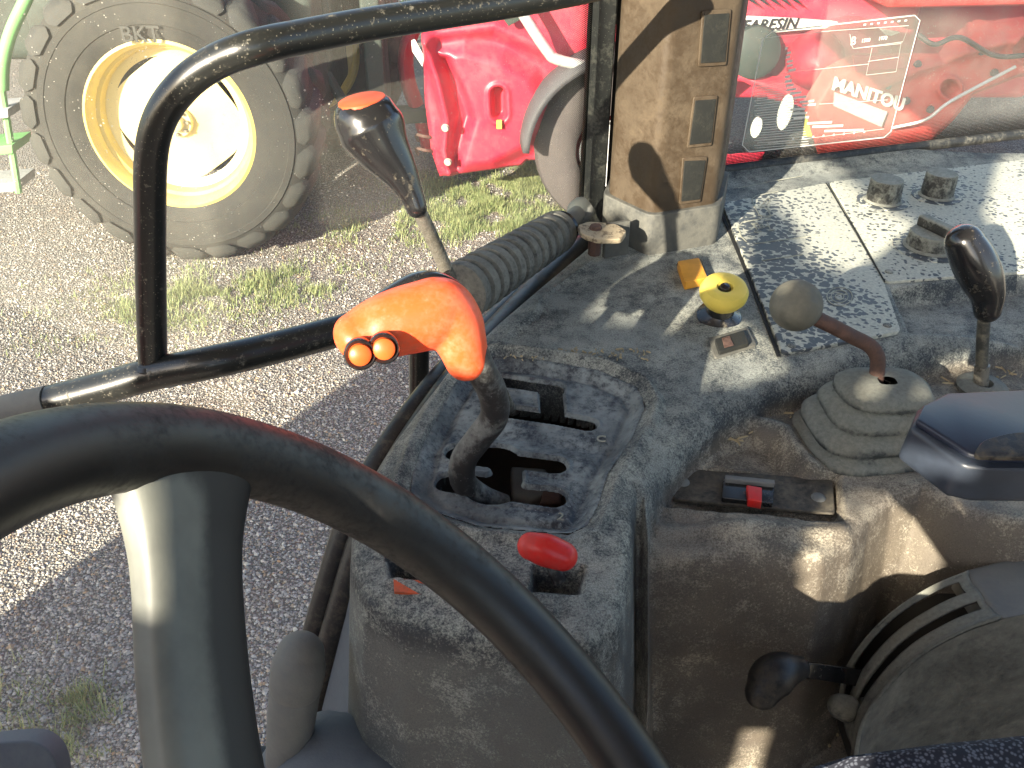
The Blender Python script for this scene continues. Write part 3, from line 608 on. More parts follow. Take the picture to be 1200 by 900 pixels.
bk = root('parked_machinery', (Vp(1130, 20, 7.5).x, 7.5, 0), 'dark cluttered machinery with a yellow tag behind the red telehandler', 'machinery')
for k in range(16):
    x, y = random.uniform(1060, 1230), random.uniform(-30, 60); box('machine_part', Vp(x, y, 7.4 + random.random()), (random.uniform(.08, .5), .3, random.uniform(.06, .4)), [M['dgreen'], M['bluegrey'], M['redm'], M['dgreen']][k % 4], bk, random.uniform(-.5, .5), .01)
prism('yellow_tag', [Vp(x, y, 6.6) for x, y in ((1150, 14), (1155, 7), (1170, 6), (1160, 17))], (0, .02, 0), M['yellowt'], bk)
tube('black_mast', [Vp(1098, -20, 6.5), Vp(1090, 20, 6.5), Vp(1082, 60, 6.5)], .07, M['dgreen'], bk, segs=8)
# ---------------------------------------------------------------- our cab: side console
cs = root('side_console', (.2, .7, H - .44), 'large dusty grey plastic side console with slotted gate, control panel and low brown shelf', 'console')
DK = [(702, 283), (640, 335), (590, 378), (545, 420), (505, 470), (468, 520), (440, 565), (427, 610), (425, 650), (440, 690), (480, 714), (560, 730), (640, 741), (685, 742), (710, 718), (722, 670), (726, 620), (732, 575), (752, 535), (785, 500), (830, 465), (880, 440), (960, 415), (1050, 398), (1130, 385), (1330, 355), (1330, 144), (1200, 160), (848, 203), (760, 215)]
def XY(pts, z): return [tuple(G(x, y, z))[:2] for x, y in pts]
dkp = XY(DK, -.44)
SH = [(725, 580), (790, 480), (880, 430), (1330, 330), (1330, 610), (1200, 612), (1130, 595), (1080, 570), (1040, 575), (1010, 600), (990, 628), (960, 645), (765, 645), (735, 620)]
shp = XY(SH, -.475)
GT = [(592, 424), (640, 430), (700, 441), (744, 460), (754, 482), (738, 520), (710, 562), (698, 600), (686, 622), (665, 632), (560, 622), (505, 604), (482, 580), (495, 530), (520, 480), (545, 440), (562, 427)]
gtp = XY(GT, -.446)
st = .0025
X, Y = np.meshgrid(np.arange(-.22, 1.0, st), np.arange(.27, 1.25, st))
sD = sdpoly(X, Y, dkp); sS = sdpoly(X, Y, shp); sG = sdpoly(X, Y, gtp)
def wallf(t, r_, sl):
    t = np.maximum(t, 0); q = np.minimum(t, r_ * .98); return r_ - np.sqrt(r_ * r_ - q * q) + np.maximum(t - r_ * .98, 0) * sl
sl2 = 8 - 5.2 * sstep(X, .26, .40)
rD = .016 + .016 * sstep(X, .02, .12)
rD = .014
hd = np.where(X < .10, -.44 - wallf(sD + .004, .014, 9), -.44 - wallf(sD + .008, .03, 9))
hs = -.475 - wallf(sS + .006, .014, sl2)
def P2(pts, z=-.44): return XY(pts, z)
def ridge(pts, wd, ht, z=-.44): return ht * np.exp(-(sdline(X, Y, P2(pts, z)) / wd) ** 2)
def pit(poly, dep, soft, z=-.44): return dep * sstep(-sdpoly(X, Y, P2(poly, z)), -soft, soft)
hs += ridge([(795, 545), (825, 517), (875, 500), (918, 512), (948, 548)], .010, .011, -.475) + ridge([(775, 622), (985, 622)], .009, .006, -.475)
hs -= pit([(782, 543), (982, 556), (986, 608), (780, 592)], .016, .003, -.475)
hs -= pit([(810, 545), (838, 522), (880, 508), (912, 520), (935, 552)], .010, .010, -.475)
hs += .004 * np.sin(X * 60) * np.sin(Y * 70 + 1)
h = np.maximum(hd, hs)
h += .0045 * np.exp(-((sG - .010) / .0045) ** 2) * (hd > -.45) - .010 * sstep(-sG, -.002, .004) - .05 * sstep(-sG, .004, .008)
h += .004 * np.exp(-((sD + .016) / .006) ** 2) * (X < .03)
h -= pit([(1046, 338), (1210, 322), (1330, 312), (1330, 372), (1200, 386), (1068, 388)], .022, .004)
h -= pit([(456, 655), (505, 668), (545, 674), (548, 690), (460, 676)], .020, .003) + pit([(628, 664), (682, 666), (678, 692), (624, 690)], .022, .003)
h += ridge([(702, 300), (640, 345), (560, 415)], .0022, .002)
h += ridge([(585, 412), (640, 415), (700, 425), (752, 446), (772, 470), (766, 500)], .004, .004)
wl0, wl1 = G(848, 203, -.44), G(1200, 160, -.44); wd_ = (wl1 - wl0).normalized()
dwin = -(X - wl0.x) * wd_.y + (Y - wl0.y) * wd_.x      # >0 beyond the window line
h += .007 * sstep(dwin, -.05, .0) * (X > .24)
flx = -.705 + .004 * np.sin(X * 37) * np.cos(Y * 41); fl = np.where(X > .10, flx, -1.1 + (-.705 + 1.1) * sstep(X, .07, .10))
h = np.maximum(h, fl)
keep = (h > -1.05) & (dwin < .004) & (sG > -.010)
keep &= ~((X < -.02) & (Y > .62) & (h < -.56))
grid_mesh('moulded_top', np.stack([X, Y, h + H], -1), keep, M['deck'], cs)
# cavity below the gate
cav = bpy.data.objects.new('gate_housing', None); 
cv = XY([(560, 425), (700, 440), (748, 470), (690, 622), (560, 620), (490, 590)], -.46)
M['cavity'] = grimy('greasy_brown_cavity', (.035, .025, .02, 1), (.12, .09, .07, 1), .4, 30, .7, .3)
V = [Vector((x, y, H + z)) for z in (-.453, -.53) for x, y in cv]; n = len(cv)
gh = mesh('gate_housing', V, [tuple(range(n, 2 * n))] + [(i, (i + 1) % n, (i + 1) % n + n, i + n) for i in range(n)], M['cavity'], cs, smooth=False)
prism('selector_fork', [G(598, 545, -.49), G(640, 548, -.49), G(650, 575, -.49), G(622, 588, -.49), G(600, 580, -.49)], (0, 0, -.02), M['greyarm'], gh, .004)
prism('selector_fork', [G(638, 568, -.485), G(660, 560, -.485), G(658, 588, -.485), G(632, 590, -.485)], (0, 0, -.02), M['rust'], gh, .003)
# gate plate, finer grid, with its slots
st = .0011
gx0, gy0 = min(p[0] for p in gtp), min(p[1] for p in gtp); gx1, gy1 = max(p[0] for p in gtp), max(p[1] for p in gtp)
X, Y = np.meshgrid(np.arange(gx0, gx1, st), np.arange(gy0, gy1, st)); sG = sdpoly(X, Y, gtp)
def cap(pts, r_): return sdline(X, Y, XY(pts, -.446)) - r_
slots = [cap([(585, 446), (650, 456)], .0098), cap([(646, 462), (648, 488)], .0115), cap([(590, 482), (652, 491), (688, 498)], .0095),
         cap([(536, 531), (650, 546)], .0106), cap([(526, 566), (648, 584)], .0112), cap([(578, 542), (578, 568)], .024)]
sl = np.minimum.reduce(slots)
tng = sdline(X, Y, XY([(618, 566), (665, 570)], -.446)) - .0036; tng2 = sdline(X, Y, XY([(545, 549), (570, 552)], -.446)) - .0036
sl = np.maximum(sl, -np.minimum(tng, tng2))
h = -.446 + .0015 * sstep(.004 - np.abs(sl - .001), 0, .004) - .003 * sstep(-sl, -.0004, .0008)
h += .006 * sstep(sG, -.008, .0) - .003 * np.exp(-((sG + .012) / .003) ** 2)
h += -.003 * np.exp(-(sdline(X, Y, XY([(560, 505), (720, 530)], -.446)) / .010) ** 2)
def slotf(X, Y):
    def c_(pts, r_): return sdline(X, Y, XY(pts, -.446)) - r_
    a = np.minimum.reduce([c_([(585, 446), (650, 456)], .0098), c_([(646, 462), (648, 488)], .0115), c_([(590, 482), (652, 491), (688, 498)], .0095), c_([(536, 531), (650, 546)], .0106), c_([(526, 566), (648, 584)], .0112), c_([(578, 542), (578, 568)], .024)])
    return np.maximum(a, -np.minimum(c_([(618, 566), (665, 570)], .0036), c_([(545, 549), (570, 552)], .0036)))
for _ in range(2):
    e_ = 1e-4; s0_ = slotf(X, Y); gx_ = (slotf(X + e_, Y) - slotf(X - e_, Y)) / (2 * e_); gy_ = (slotf(X, Y + e_) - slotf(X, Y - e_)) / (2 * e_)
    nr_ = (s0_ < -.0012) & (s0_ > -.0012 - st * 1.45); X = np.where(nr_, X - gx_ * (s0_ + .0012), X); Y = np.where(nr_, Y - gy_ * (s0_ + .0012), Y)
gp = grid_mesh('gate_plate', np.stack([X, Y, h + H], -1), (sG < .002) & (sl > -.0012 - st * .95), M['gate'], cs)
text('position_mark', 'C', G(698, 517, -.4445), (1, -.12, 0), (.15, 1, 0), .012, M['palepr'], gp)
text('position_mark', '2', G(652, 609, -.4445), (1, -.12, 0), (.15, 1, 0), .011, M['palepr'], gp)
# orange strip below the left slot
zz = -.4375
prism('orange_strip', [G(x, y, zz) for x, y in ((461, 677), (500, 681), (545, 686), (545, 700), (500, 697), (462, 693))], (0, 0, -.004), M['decal'], cs)
# seam in the front wall
# ---- control panel plates
def plate(name, pts, z, m, th=.004, bev=.0012, r_=.008, parent=cs): return prism(name, rounded([G(x, y, z) for x, y in pts], r_), (0, 0, -th), m, parent, bev)
p1 = plate('indicator_panel', [(846, 238), (968, 214), (1036, 330), (1056, 388), (917, 414)], -.4365, M['splotch'])
p2 = plate('heater_panel', [(972, 213), (1330, 172), (1330, 304), (1200, 318), (1038, 330)], -.4370, M['splotch'])
def line(name, pts, z, m, parent, wd=.0012, th=.0006):
    P = [G(x, y, z) for x, y in pts]; V, Fc = [], []
    for i, p in enumerate(P):
        t = (P[min(i + 1, len(P) - 1)] - P[max(i - 1, 0)]).normalized(); nn = Vector((-t.y, t.x, 0)) * wd / 2; V += [p + nn, p - nn, p - nn - Vector((0, 0, th)), p + nn - Vector((0, 0, th))]
    for i in range(len(P) - 1):
        for k in range(4): a, b = i * 4 + k, i * 4 + (k + 1) % 4; Fc.append((a, b, b + 4, a + 4))
    return mesh(name, V, Fc, m, parent, smooth=False)
zp = -.4358
line('printed_outline', [(912, 224), (886, 229), (881, 233), (885, 243), (890, 252), (896, 253), (906, 252)], zp, M['palepr'], p1)
line('printed_outline', [(903, 254), (870, 260), (865, 266), (869, 277), (875, 283)], zp, M['palepr'], p1)
line('printed_outline', [(865, 220), (905, 212), (940, 206)], zp, M['palepr'], p1, .0008)
line('printed_outline', [(885, 285), (930, 279), (960, 275)], zp, M['palepr'], p1, .0008)
line('printed_outline', [(893, 305), (940, 298)], zp, M['palepr'], p1, .0008)
line('printed_plough', [(891, 242), (900, 232), (903, 234), (898, 241), (891, 243)], zp, M['palepr'], p1)
line('printed_plough', [(897, 243), (902, 246), (903, 252), (899, 244), (903, 240)], zp, M['palepr'], p1)
line('printed_axle', [(884, 262), (888, 271)], zp, M['palepr'], p1); line('printed_axle', [(899, 260), (903, 269)], zp, M['palepr'], p1)
line('printed_axle', [(886, 267), (902, 264)], zp, M['palepr'], p1)
for (x, y) in ((881, 262), (896, 258), (885, 272), (901, 270)): line('printed_axle', [(x, y), (x + 7, y - 1.3)], zp, M['palepr'], p1, .002)
line('printed_axle', [(889, 263), (893, 262), (896, 266), (892, 268), (889, 263)], zp, M['palepr'], p1)
for q in (5, 10, 15):
    line('printed_rings', [(984 + q * math.cos(t / 16 * 6.283), 347 + q * .72 * math.sin(t / 16 * 6.283)) for t in range(17)], zp, M['palepr'], p1, .0008)
line('panel_seam', [(968, 214), (1004, 272), (1037, 330)], -.4355, M['dark'], p1, .0012)
for (x, y, p_) in ((1040, 381, p1), (928, 405, p1), (1042, 318, p2)): lathe('panel_screw', [(0, .0012), (.0028, .0012), (.0042, .0004), (.0045, -.001)], G(x, y, -.4362), (0, 0, 1), M['deck'], p_, 12)
line('black_seam', [(841, 238), (878, 326), (913, 418)], -.4388, M['dark'], cs, .0035, .003)
def knob(px, py, r_, hh, label, grip=False):
    o = G(px, py, -.437); r0 = root('rotary_knob', o, label, 'knob', 'rotary knobs on the heater panel')
    pr = [(r_ * 1.12, -.001), (r_ * 1.12, .002), (r_ * 1.0, .004), (r_ * .96, hh - .003), (r_ * .90, hh - .0005), (r_ * .8, hh), (0, hh)]
    a_, u, v = frame((0, 0, 1)); V, Fc = [], []; sg = 48
    for (q, z) in pr:
        for k in range(sg):
            t = 2 * math.pi * k / sg; e = q * (1 - (.035 if (k % 3 == 0 and .003 < z < hh - .001) else 0)); V.append(o + Vector((math.cos(t) * e, math.sin(t) * e, z)))
    for i in range(len(pr) - 1):
        for k in range(sg): p, q = i * sg + k, i * sg + (k + 1) % sg; Fc.append((p, q, q + sg, p + sg))
    mesh('knob_body', V, Fc, M['knobd'], r0, auto=True)
    if grip: box('grip_bar', o + Vector((0, 0, hh + .006)), (r_ * 1.7, r_ * .42, .013), M['knobd'], r0, R(-65), .003)
    lathe('knob_base', [(r_ * 1.5, -.0005), (r_ * 1.5, .001), (r_ * 1.1, .0015)], o, (0, 0, 1), M['splotch'], r0, 32)
M['knobd'] = grimy('dusty_knob', (.03, .03, .028, 1), (.36, .37, .32, 1), .30, 40, .6, .15, .50, 0, .5)
knob(1034, 236, .021, .030, 'ribbed black rotary knob left of the taller one, nearest the panel seam')
knob(1097, 230, .020, .032, 'ribbed black rotary knob standing highest up the panel, close under the window')
knob(1090, 290, .027, .020, 'wide low rotary knob with a raised grip bar in front of the other two', True)
# amber square switch
o = G(812, 325, -.44); t = root('amber_switch', o, 'small square amber rocker switch beside the yellow knob', 'switch')
prism('switch_frame', rounded([G(x, y, -.4385) for x, y in ((793, 308), (822, 303), (833, 330), (803, 337))], .003), (0, 0, -.003), M['black'], t, .0008)
prism('switch_key', rounded([G(x, y, -.430) for x, y in ((794, 306), (819, 302), (829, 325), (803, 331))], .003), (0, 0, -.009), M['amber'], t, .002)
# yellow push-pull knob
o = G(842, 372, -.44); t = root('yellow_knob', o, 'round yellow pull knob with a black centre and black stem', 'knob')
ax = Vector((-.02, -.25, 1)).normalized()
lathe('stem', [(.022, -.002), (.022, .003), (.018, .006), (.014, .010), (.014, .03), (0, .03)], o, ax, M['black'], t, 28)
lathe('knob_cap', [(0, .036), (.006, .036), (.008, .041), (.016, .043), (.021, .041), (.0235, .036), (.023, .030), (.018, .022), (.013, .017), (0, .016)], o, ax, M['yellow'], t, 36)
lathe('centre_pin', [(0, .043), (.0045, .042), (.0062, .039), (.0062, .030)], o, ax, M['black'], t, 20)
# rocker switch near the edge
o = G(858, 400, -.44); t = root('rocker_switch', o, 'dusty rocker switch in a rectangular frame at the corner of the deck', 'switch')
prism('switch_frame', rounded([G(x, y, -.4375) for x, y in ((830, 396), (876, 383), (887, 404), (838, 419))], .003), (0, 0, -.004), M['plinth'], t, .001)
prism('rocker_key', rounded([G(x, y, -.4335) for x, y in ((838, 397), (871, 387), (878, 402), (843, 412))], .002), (0, 0, -.006), M['foam'], t, .0015)
prism('key_window', [G(x, y, -.4328) for x, y in ((846, 396), (855, 393), (860, 404), (849, 407))], (0, 0, -.002), M['rust'], t, .0004)
# switch plate in the scoop below the shelf
z0 = -.4815
t = root('switch_plate', G(880, 575, z0), 'long black recessed plate with a small red switch and two screws', 'switch panel')
prism('backing_plate', rounded([G(x, y, z0) for x, y in ((785, 546), (976, 562), (979, 602), (788, 584))], .004), (0, 0, -.004), M['plate'] if 'plate' in M else M['black'], t, .0012)
prism('switch_frame', rounded([G(x, y, z0 + .005) for x, y in ((848, 558), (908, 565), (906, 590), (846, 583))], .002), (0, 0, -.005), M['black'], t, .001)
prism('frame_lip', [G(x, y, z0 + .009) for x, y in ((850, 556), (908, 562), (908, 567), (850, 561))], (0, 0, -.005), M['greyarm'], t, .001)
prism('red_key', [G(x, y, z0 + .010) for x, y in ((875, 568), (893, 571), (893, 588), (877, 585))], (0, 0, -.008), M['red'], t, .001)
for (x, y) in ((800, 565), (959, 583)): lathe('screw', [(0, .002), (.0035, .002), (.0055, .0008), (.006, 0)], G(x, y, z0), (0, 0, 1), M['greyarm'], t, 14)
# ---------------------------------------------------------------- levers
# main gear lever
t = root('gear_lever', D(575, 582, .69), 'bent black gear lever with an orange red handle carrying two thumb buttons', 'gear lever')
tube('shaft', [D(590, 592, .70), D(566, 583, .69), D(544, 566, .675), D(543, 540, .66), D(560, 515, .65), D(579, 488, .64), D(577, 460, .625), D(563, 432, .61), D(552, 405, .60)], [.009, .0095, .0100, .0100, .0100, .0105, .0105, .0105, .010], M['shaft'], t, segs=20)
hp = [D(416, 395, .575), D(436, 388, .58), D(466, 378, .585), D(498, 370, .59), D(516, 367, .595), D(532, 382, .598), D(541, 402, .60), D(547, 421, .605)]
hd_ = tube('handle', hp, [.0135, .0195, .0235, .0250, .0250, .0210, .0172, .0150], M['orange'], t, segs=28, ry=[.017, .020, .022, .023, .023, .021, .018, .0160], up=(.2, -.4, 1), rnd=True)
md = hd_.modifiers.new('r', 'REMESH'); md.mode = 'VOXEL'; md.voxel_size = .0014; md.use_smooth_shade = True
md = hd_.modifiers.new('s', 'SMOOTH'); md.iterations = 12; md.factor = .6
tube('handle_back_shell', [D(410, 383, .587), D(436, 368, .595), D(466, 350, .60), D(498, 338, .605), D(528, 344, .61), D(547, 366, .612)], [.006, .009, .011, .0125, .010, .006], M['black'], t, segs=18, rnd=True)
for (x, y, d) in ((450, 408, .556), (422, 415, .553)):
    c = D(x, y, d); axb = (Vector((0, 0, H)) - c + Vector((0, 0, -.12))).normalized()
    rg_ = lathe('button_ring', [(.0096, -.008), (.0102, .001), (.0092, .0026), (.0072, .001)], c, axb, M['black'], t, 24)
    lathe('thumb_button', [(0, .0056), (.0050, .0054), (.0068, .0040), (.0074, 0)], c, axb, M['button'], rg_, 20)
# range lever behind
t = root('range_lever', G(600, 482, -.455), 'tall black pear shaped lever knob with an orange cap on a steel rod', 'gear lever')
tube('rod', [G(600, 482, -.455), D(578, 440, .72), D(548, 375, .68), D(516, 300, .635), D(488, 240, .60)], .0052, M['steel'], t, segs=12)
kp = [D(488, 243, .600), D(482, 228, .598), D(468, 202, .594), D(450, 176, .590), D(438, 156, .588), D(430, 142, .586)]
tube('knob', kp, [.0072, .0085, .0125, .0180, .0225, .0215], M['black'], t, segs=28, rnd=True)
S_ = D(430, 142, .586); upc = Vector((0, SP, CP)); cmc = Vector((0, -CP, SP)); fn = (Vector((-.15, 0, 0)) + upc * .80 + cmc * .56).normalized(); fc = S_ + fn * .0140
ko = [o for o in t.children if o.name.startswith('knob')][0]; lo = fc - wloc(t)
for vx in ko.data.vertices:
    e_ = (vx.co - lo).dot(fn)
    if e_ > 0: vx.co -= fn * e_ * .97
lathe('knob_cap', [(0, .0016), (.0135, .0014), (.0155, .0006), (.0160, -.002)], fc, fn, M['orangecap'], t, 32)
# ball lever and its boot
bb = G(1018, 512, -.475); bt = G(1030, 452, -.428)
t = root('ball_lever', bt, 'grey ball knob on a bent rusty rod rising from the rubber boot', 'lever')
lathe('ball_knob', [(.0215 * math.sin(a), -.0215 * math.cos(a)) for a in [math.pi * i / 20 for i in range(21)]], D(933, 358, .735), (-.8, -.1, .5), M['ball'], t, 32)
tube('rod', [D(950, 370, .738), D(975, 382, .745), D(1000, 395, .752), D(1019, 405, .757), D(1028, 418, .76), D(1028, 435, .765), D(1025, 455, .772)], .0065, M['rust'], t, segs=14)
t2 = root('rubber_boot', bb, 'dusty grey ribbed rubber boot round the foot of the ball lever', 'gaiter')
V, Fc = [], []; prof = [(.0, .063), (.003, .066), (.008, .064), (.011, .055), (.015, .060), (.020, .061), (.025, .056), (.028, .047), (.032, .051), (.037, .050), (.042, .044), (.0445, .037), (.047, .041), (.051, .0395), (.055, .034), (.057, .022), (.058, .008)]; sg = 48
for j, (z, q) in enumerate(prof):
    ce = bb.lerp(Vector((bt.x + .004, bt.y - .004, bb.z)), z / .058)
    for k in range(sg):
        a = 2 * math.pi * k / sg; e = 3.4; rr = q / (abs(math.cos(a)) ** e + abs(math.sin(a)) ** e) ** (1 / e)
        wob = 1 + .02 * math.sin(3 * a + j) + .015 * math.sin(5 * a + 2 * j); p = Vector((math.cos(a) * rr * .97 * wob, math.sin(a) * rr * .76 * wob, 0)); p.rotate(Matrix.Rotation(R(12 - z * 200), 3, 'Z'))
        V.append(ce + p + Vector((0, 0, z - .003)))
for i in range(len(prof) - 1):
    for k in range(sg): p, q = i * sg + k, i * sg + (k + 1) % sg; Fc.append((p, q, q + sg, p + sg))
mesh('bellows_skin', V, Fc, M['boot'], t2)
lathe('rod_collar', [(.011, 0), (.011, .004), (.008, .006), (.0065, .006)], bt + Vector((0, 0, -.003)), (0, 0, 1), M['black'], t2, 20)
# angled black lever
o = G(1150, 455, -.475); t = root('angled_lever', o, 'glossy black angled hand grip on a straight dark rod at the right of the console', 'lever')
tube('rod', [o, D(1151, 410, .825), D(1154, 360, .805)], .0056, M['darksteel'], t, segs=14)
tube('rod_foot', [o + Vector((0, 0, -.004)), D(1151, 428, .832)], .0068, M['steel'], t, segs=14)
tube('grip', [D(1130, 284, .785), D(1140, 304, .788), D(1150, 326, .792), D(1157, 346, .798), D(1157, 364, .803)], [.0165, .0190, .0185, .0150, .0118], M['black'], t, segs=26, ry=[.016, .0175, .016, .013, .011], rnd=True)
lathe('collar', [(.023, -.002), (.023, .003), (.019, .006), (.009, .007), (.007, .002)], o, (0, 0, 1), M['boot'], t, 28)
# red knob
o = G(655, 680, -.45); t = root('red_lever', o, 'short lever with a red oval knob in front of the gate plate', 'lever')
tube('stem', [o, D(645, 655, .60)], .005, M['shaft'], t, segs=12)
tube('knob', [D(622, 640, .585), D(640, 645, .583), D(660, 652, .583)], [.0095, .0112, .0100], M['red'], t, segs=24, rnd=True, ry=[.009, .0105, .0095])
# hand lever in the quadrant
t = root('quadrant_lever', D(1005, 800, .70), 'flat hand lever with a black rounded knob reaching out of the curved slots', 'lever')
tube('knob', [D(893, 812, .655), D(902, 797, .658), D(915, 787, .662), D(934, 783, .67)], [.0125, .0160, .0150, .0095], M['satin'], t, segs=24, rnd=True)
V_ = [D(930, 776, .668), D(960, 778, .68), D(1012, 785, .70), D(1012, 806, .70), D(960, 797, .68), D(930, 794, .668)]
prism('arm', V_, (0, .004, -.003), M['black'], t, .001)
tube('stop_button', [D(985, 828, .69), D(996, 832, .69), D(1004, 836, .69)], [.010, .0105, .006], M['boot'], t, segs=18, rnd=True)
lathe('pivot_pin', [(0, .008), (.006, .008), (.007, .005), (.007, -.01)], D(1013, 828, .70), (-.8, -.4, .5), M['boot'], t, 16)
# quadrant housing
t = root('quadrant_housing', G(1120, 790, -.60), 'rounded dusty drum moulding with two long curved slots at the lower right', 'housing')
E1 = spline([D(982, 830, .72), D(988, 788, .725), D(1008, 752, .72), D(1042, 716, .71), D(1088, 686, .70), D(1130, 668, .695)], 10)
E2 = spline([D(1003, 895, .655), D(1012, 850, .66), D(1040, 808, .66), D(1080, 770, .655), D(1130, 742, .65), D(1172, 727, .645)], 10)
nu, nv = len(E1), 33; V, Fc = [], []
for i in range(nu):
    u_ = i / (nu - 1); nrm = Vector((-.45 * (1 - u_) - .1, -.35, .6 + .5 * u_)).normalized()
    for j in range(nv):
        v_ = j / (nv - 1); p = E1[i].lerp(E2[i], v_); hh = .005 * math.exp(-((v_ - .06) / .05) ** 2) + .006 * math.exp(-((v_ - .98) / .06) ** 2)
        for c_ in (.27, .66): hh -= .002 * math.exp(-((v_ - c_) / .10) ** 2)
        hh -= .014 * max(0, 1 - v_ / .05) + .010 * max(0, (v_ - .97) / .03); V.append(p + nrm * hh)
def inslot(i, j):
    u_, v_ = (i + .5) / (nu - 1), (j + .5) / (nv - 1)
    return (.12 < u_ < .95 and .16 < v_ < .36) or (.12 < u_ < .96 and .56 < v_ < .72)
for i in range(nu - 1):
    for j in range(nv - 1):
        if inslot(i, j): continue
        a = i * nv + j; Fc.append((a, a + 1, a + nv + 1, a + nv))
q = mesh('slotted_rim', V, Fc, M['boot'], t); md = q.modifiers.new('s', 'SOLIDIFY'); md.thickness = .003; md.offset = -1
V, Fc = [], []
for i in range(nu): V += [E1[i].lerp(E2[i], .08) - Vector((-.01, -.02, .035)), E1[i].lerp(E2[i], .92) - Vector((-.01, -.02, .035))]
for i in range(nu - 1): Fc.append((2 * i, 2 * i + 1, 2 * i + 3, 2 * i + 2))
mesh('slot_well', V, Fc, M['dark'], t)
E2x = E2 + [D(1215, 716, .64), D(1300, 705, .63)]; V, Fc = [], []
for i, p in enumerate(E2x):
    for k in range(6): V.append(p + Vector((.012 * k, .004 * k, -.05 * k)) + Vector((0, -.006, -.004)) * (1 if k else 0))
for i in range(len(E2x) - 1):
    for k in range(5): a = i * 6 + k; Fc.append((a, a + 1, a + 7, a + 6))
mesh('side_cheek', V, Fc, M['cheek'], t)
A = [D(1130, 668, .695), D(1172, 727, .645), D(1300, 705, .63), D(1300, 640, .69), D(1180, 655, .70)]
prism('end_shoulder', A, (0, .01, -.03), M['greyarm'], t, .004)
# ---------------------------------------------------------------- pillar, door and glass
zc = -.402
A_, B_, C_ = G(712, 236, zc), G(762, 260, zc), G(838, 248, zc)
bk1, bk2 = C_ + Vector((.03, .10, 0)), A_ + Vector((.02, .08, 0))
t = root('cab_pillar', Vector((B_.x + .02, B_.y + .05, H - .44)), 'wide brown cab pillar with three dark rectangular inserts, scratched and dusty', 'cab pillar')
prism('pillar_cover', rounded([A_, B_, C_, bk1, bk2], .010), (0, 0, 1.05), M['pillar'], t, .002)
def grow(p, k=.007): c = (A_ + C_) / 2 + Vector((0, .04, 0)); d = (p - c); d.z = 0; return p + d.normalized() * k
low = [grow(p) for p in (A_, B_, C_, bk1, bk2)]
prism('pillar_base', rounded([p + Vector((0, 0, .010)) for p in low], .010), (0, 0, -.055), M['plinth'], t, .003)
nf = (C_ - B_).cross(Vector((0, 0, 1))).normalized(); nf = nf if nf.y < 0 else -nf
for q in ([(822, 12), (856, 10), (850, 76), (817, 78)], [(812, 113), (840, 111), (833, 170), (804, 173)], [(799, 184), (828, 183), (820, 236), (795, 239)]):
    pts = [PL(x, y, B_ + nf * .0005, nf) for x, y in q]; e = nf * .0022
    fr = prism('insert_frame', rounded([p for p in pts], .002, 2), e, M['pillar'], t, .0008)
    cc = sum(pts, Vector()) / 4; prism('insert_pad', [cc + (p - cc) * .86 + nf * .001 for p in pts], nf * .0022, M['foam'], fr, .0006)
fs = PL(828, 0, B_, nf)
# door edge beside the pillar
dp = [Vp(681, 240, 1.045), Vp(708, 240, 1.035), Vp(708, 240, 1.035) + Vector((.0, .05, 0)), Vp(681, 240, 1.045) + Vector((0, .05, 0))]
t = root('door_frame', (dp[0].x, dp[0].y, H - .5), 'black dusty upright door frame with rubber seal running down beside the pillar to the sill', 'door frame')
for p in dp: p.z = H - .50
prism('frame_upright', dp, (.006, 0, 1.15), M['rubber'], t, .004)
sp_ = [Vector((p.x, p.y, H - .46)) for p in (Vp(709, 240, 1.05), Vp(720, 240, 1.05), Vp(720, 240, 1.09), Vp(709, 240, 1.09))]
prism('door_seal', sp_, (.0, 0, 1.1), M['dark'], t)
sill = [D(700, 283, 1.10), D(650, 325, 1.02), D(600, 375, .93), D(555, 425, .85), D(515, 475, .79), D(470, 540, .765), D(432, 612, .76), D(398, 720, .775), D(362, 850, .80), D(348, 900, .81)]
tube('sill_seal', sill, [.020, .020, .018, .017, .015, .0135, .0125, .0125, .0125, .0125], M['satin'], t, segs=14)
tube('sill_frame', [p + Vector((-.018, .012, -.006)) for p in sill], .012, M['satin'], t, segs=12)
tube('door_post', [Vp(491, 395, .72), Vp(491, 450, .72), Vp(491, 512, .70)], .0098, M['bar'], t, segs=12)
# door glass
plan = [(-1.4, .70), (-.5, .70), (-.2, .70), (-.10, .715), (-.04, .775), (.0, .86), (.05, .96), (.085, 1.07)]
V = [(x, y, H + z) for x, y in plan for z in (-1.5, .62)]; Fc = [(2 * i, 2 * i + 2, 2 * i + 3, 2 * i + 1) for i in range(len(plan) - 1)]
t = root('door_glass', (-.4, .70, H - 1.5), 'dusty curved door window with a dotted black edge beside the frame', 'door window')
mesh('glass_pane', V, Fc, M['glass'], t)
dx = Vector((.985 * .0, 0, 0))
Ad = [Vector((.088, 1.03, H + z)) for z in (-.45, .1, .6)]; Bd = [Vector((.056, .955, H + z)) for z in (-.45, .1, .6)]
strip_uv('dotted_edge', Ad, Bd, M['frit'], t, .0042)
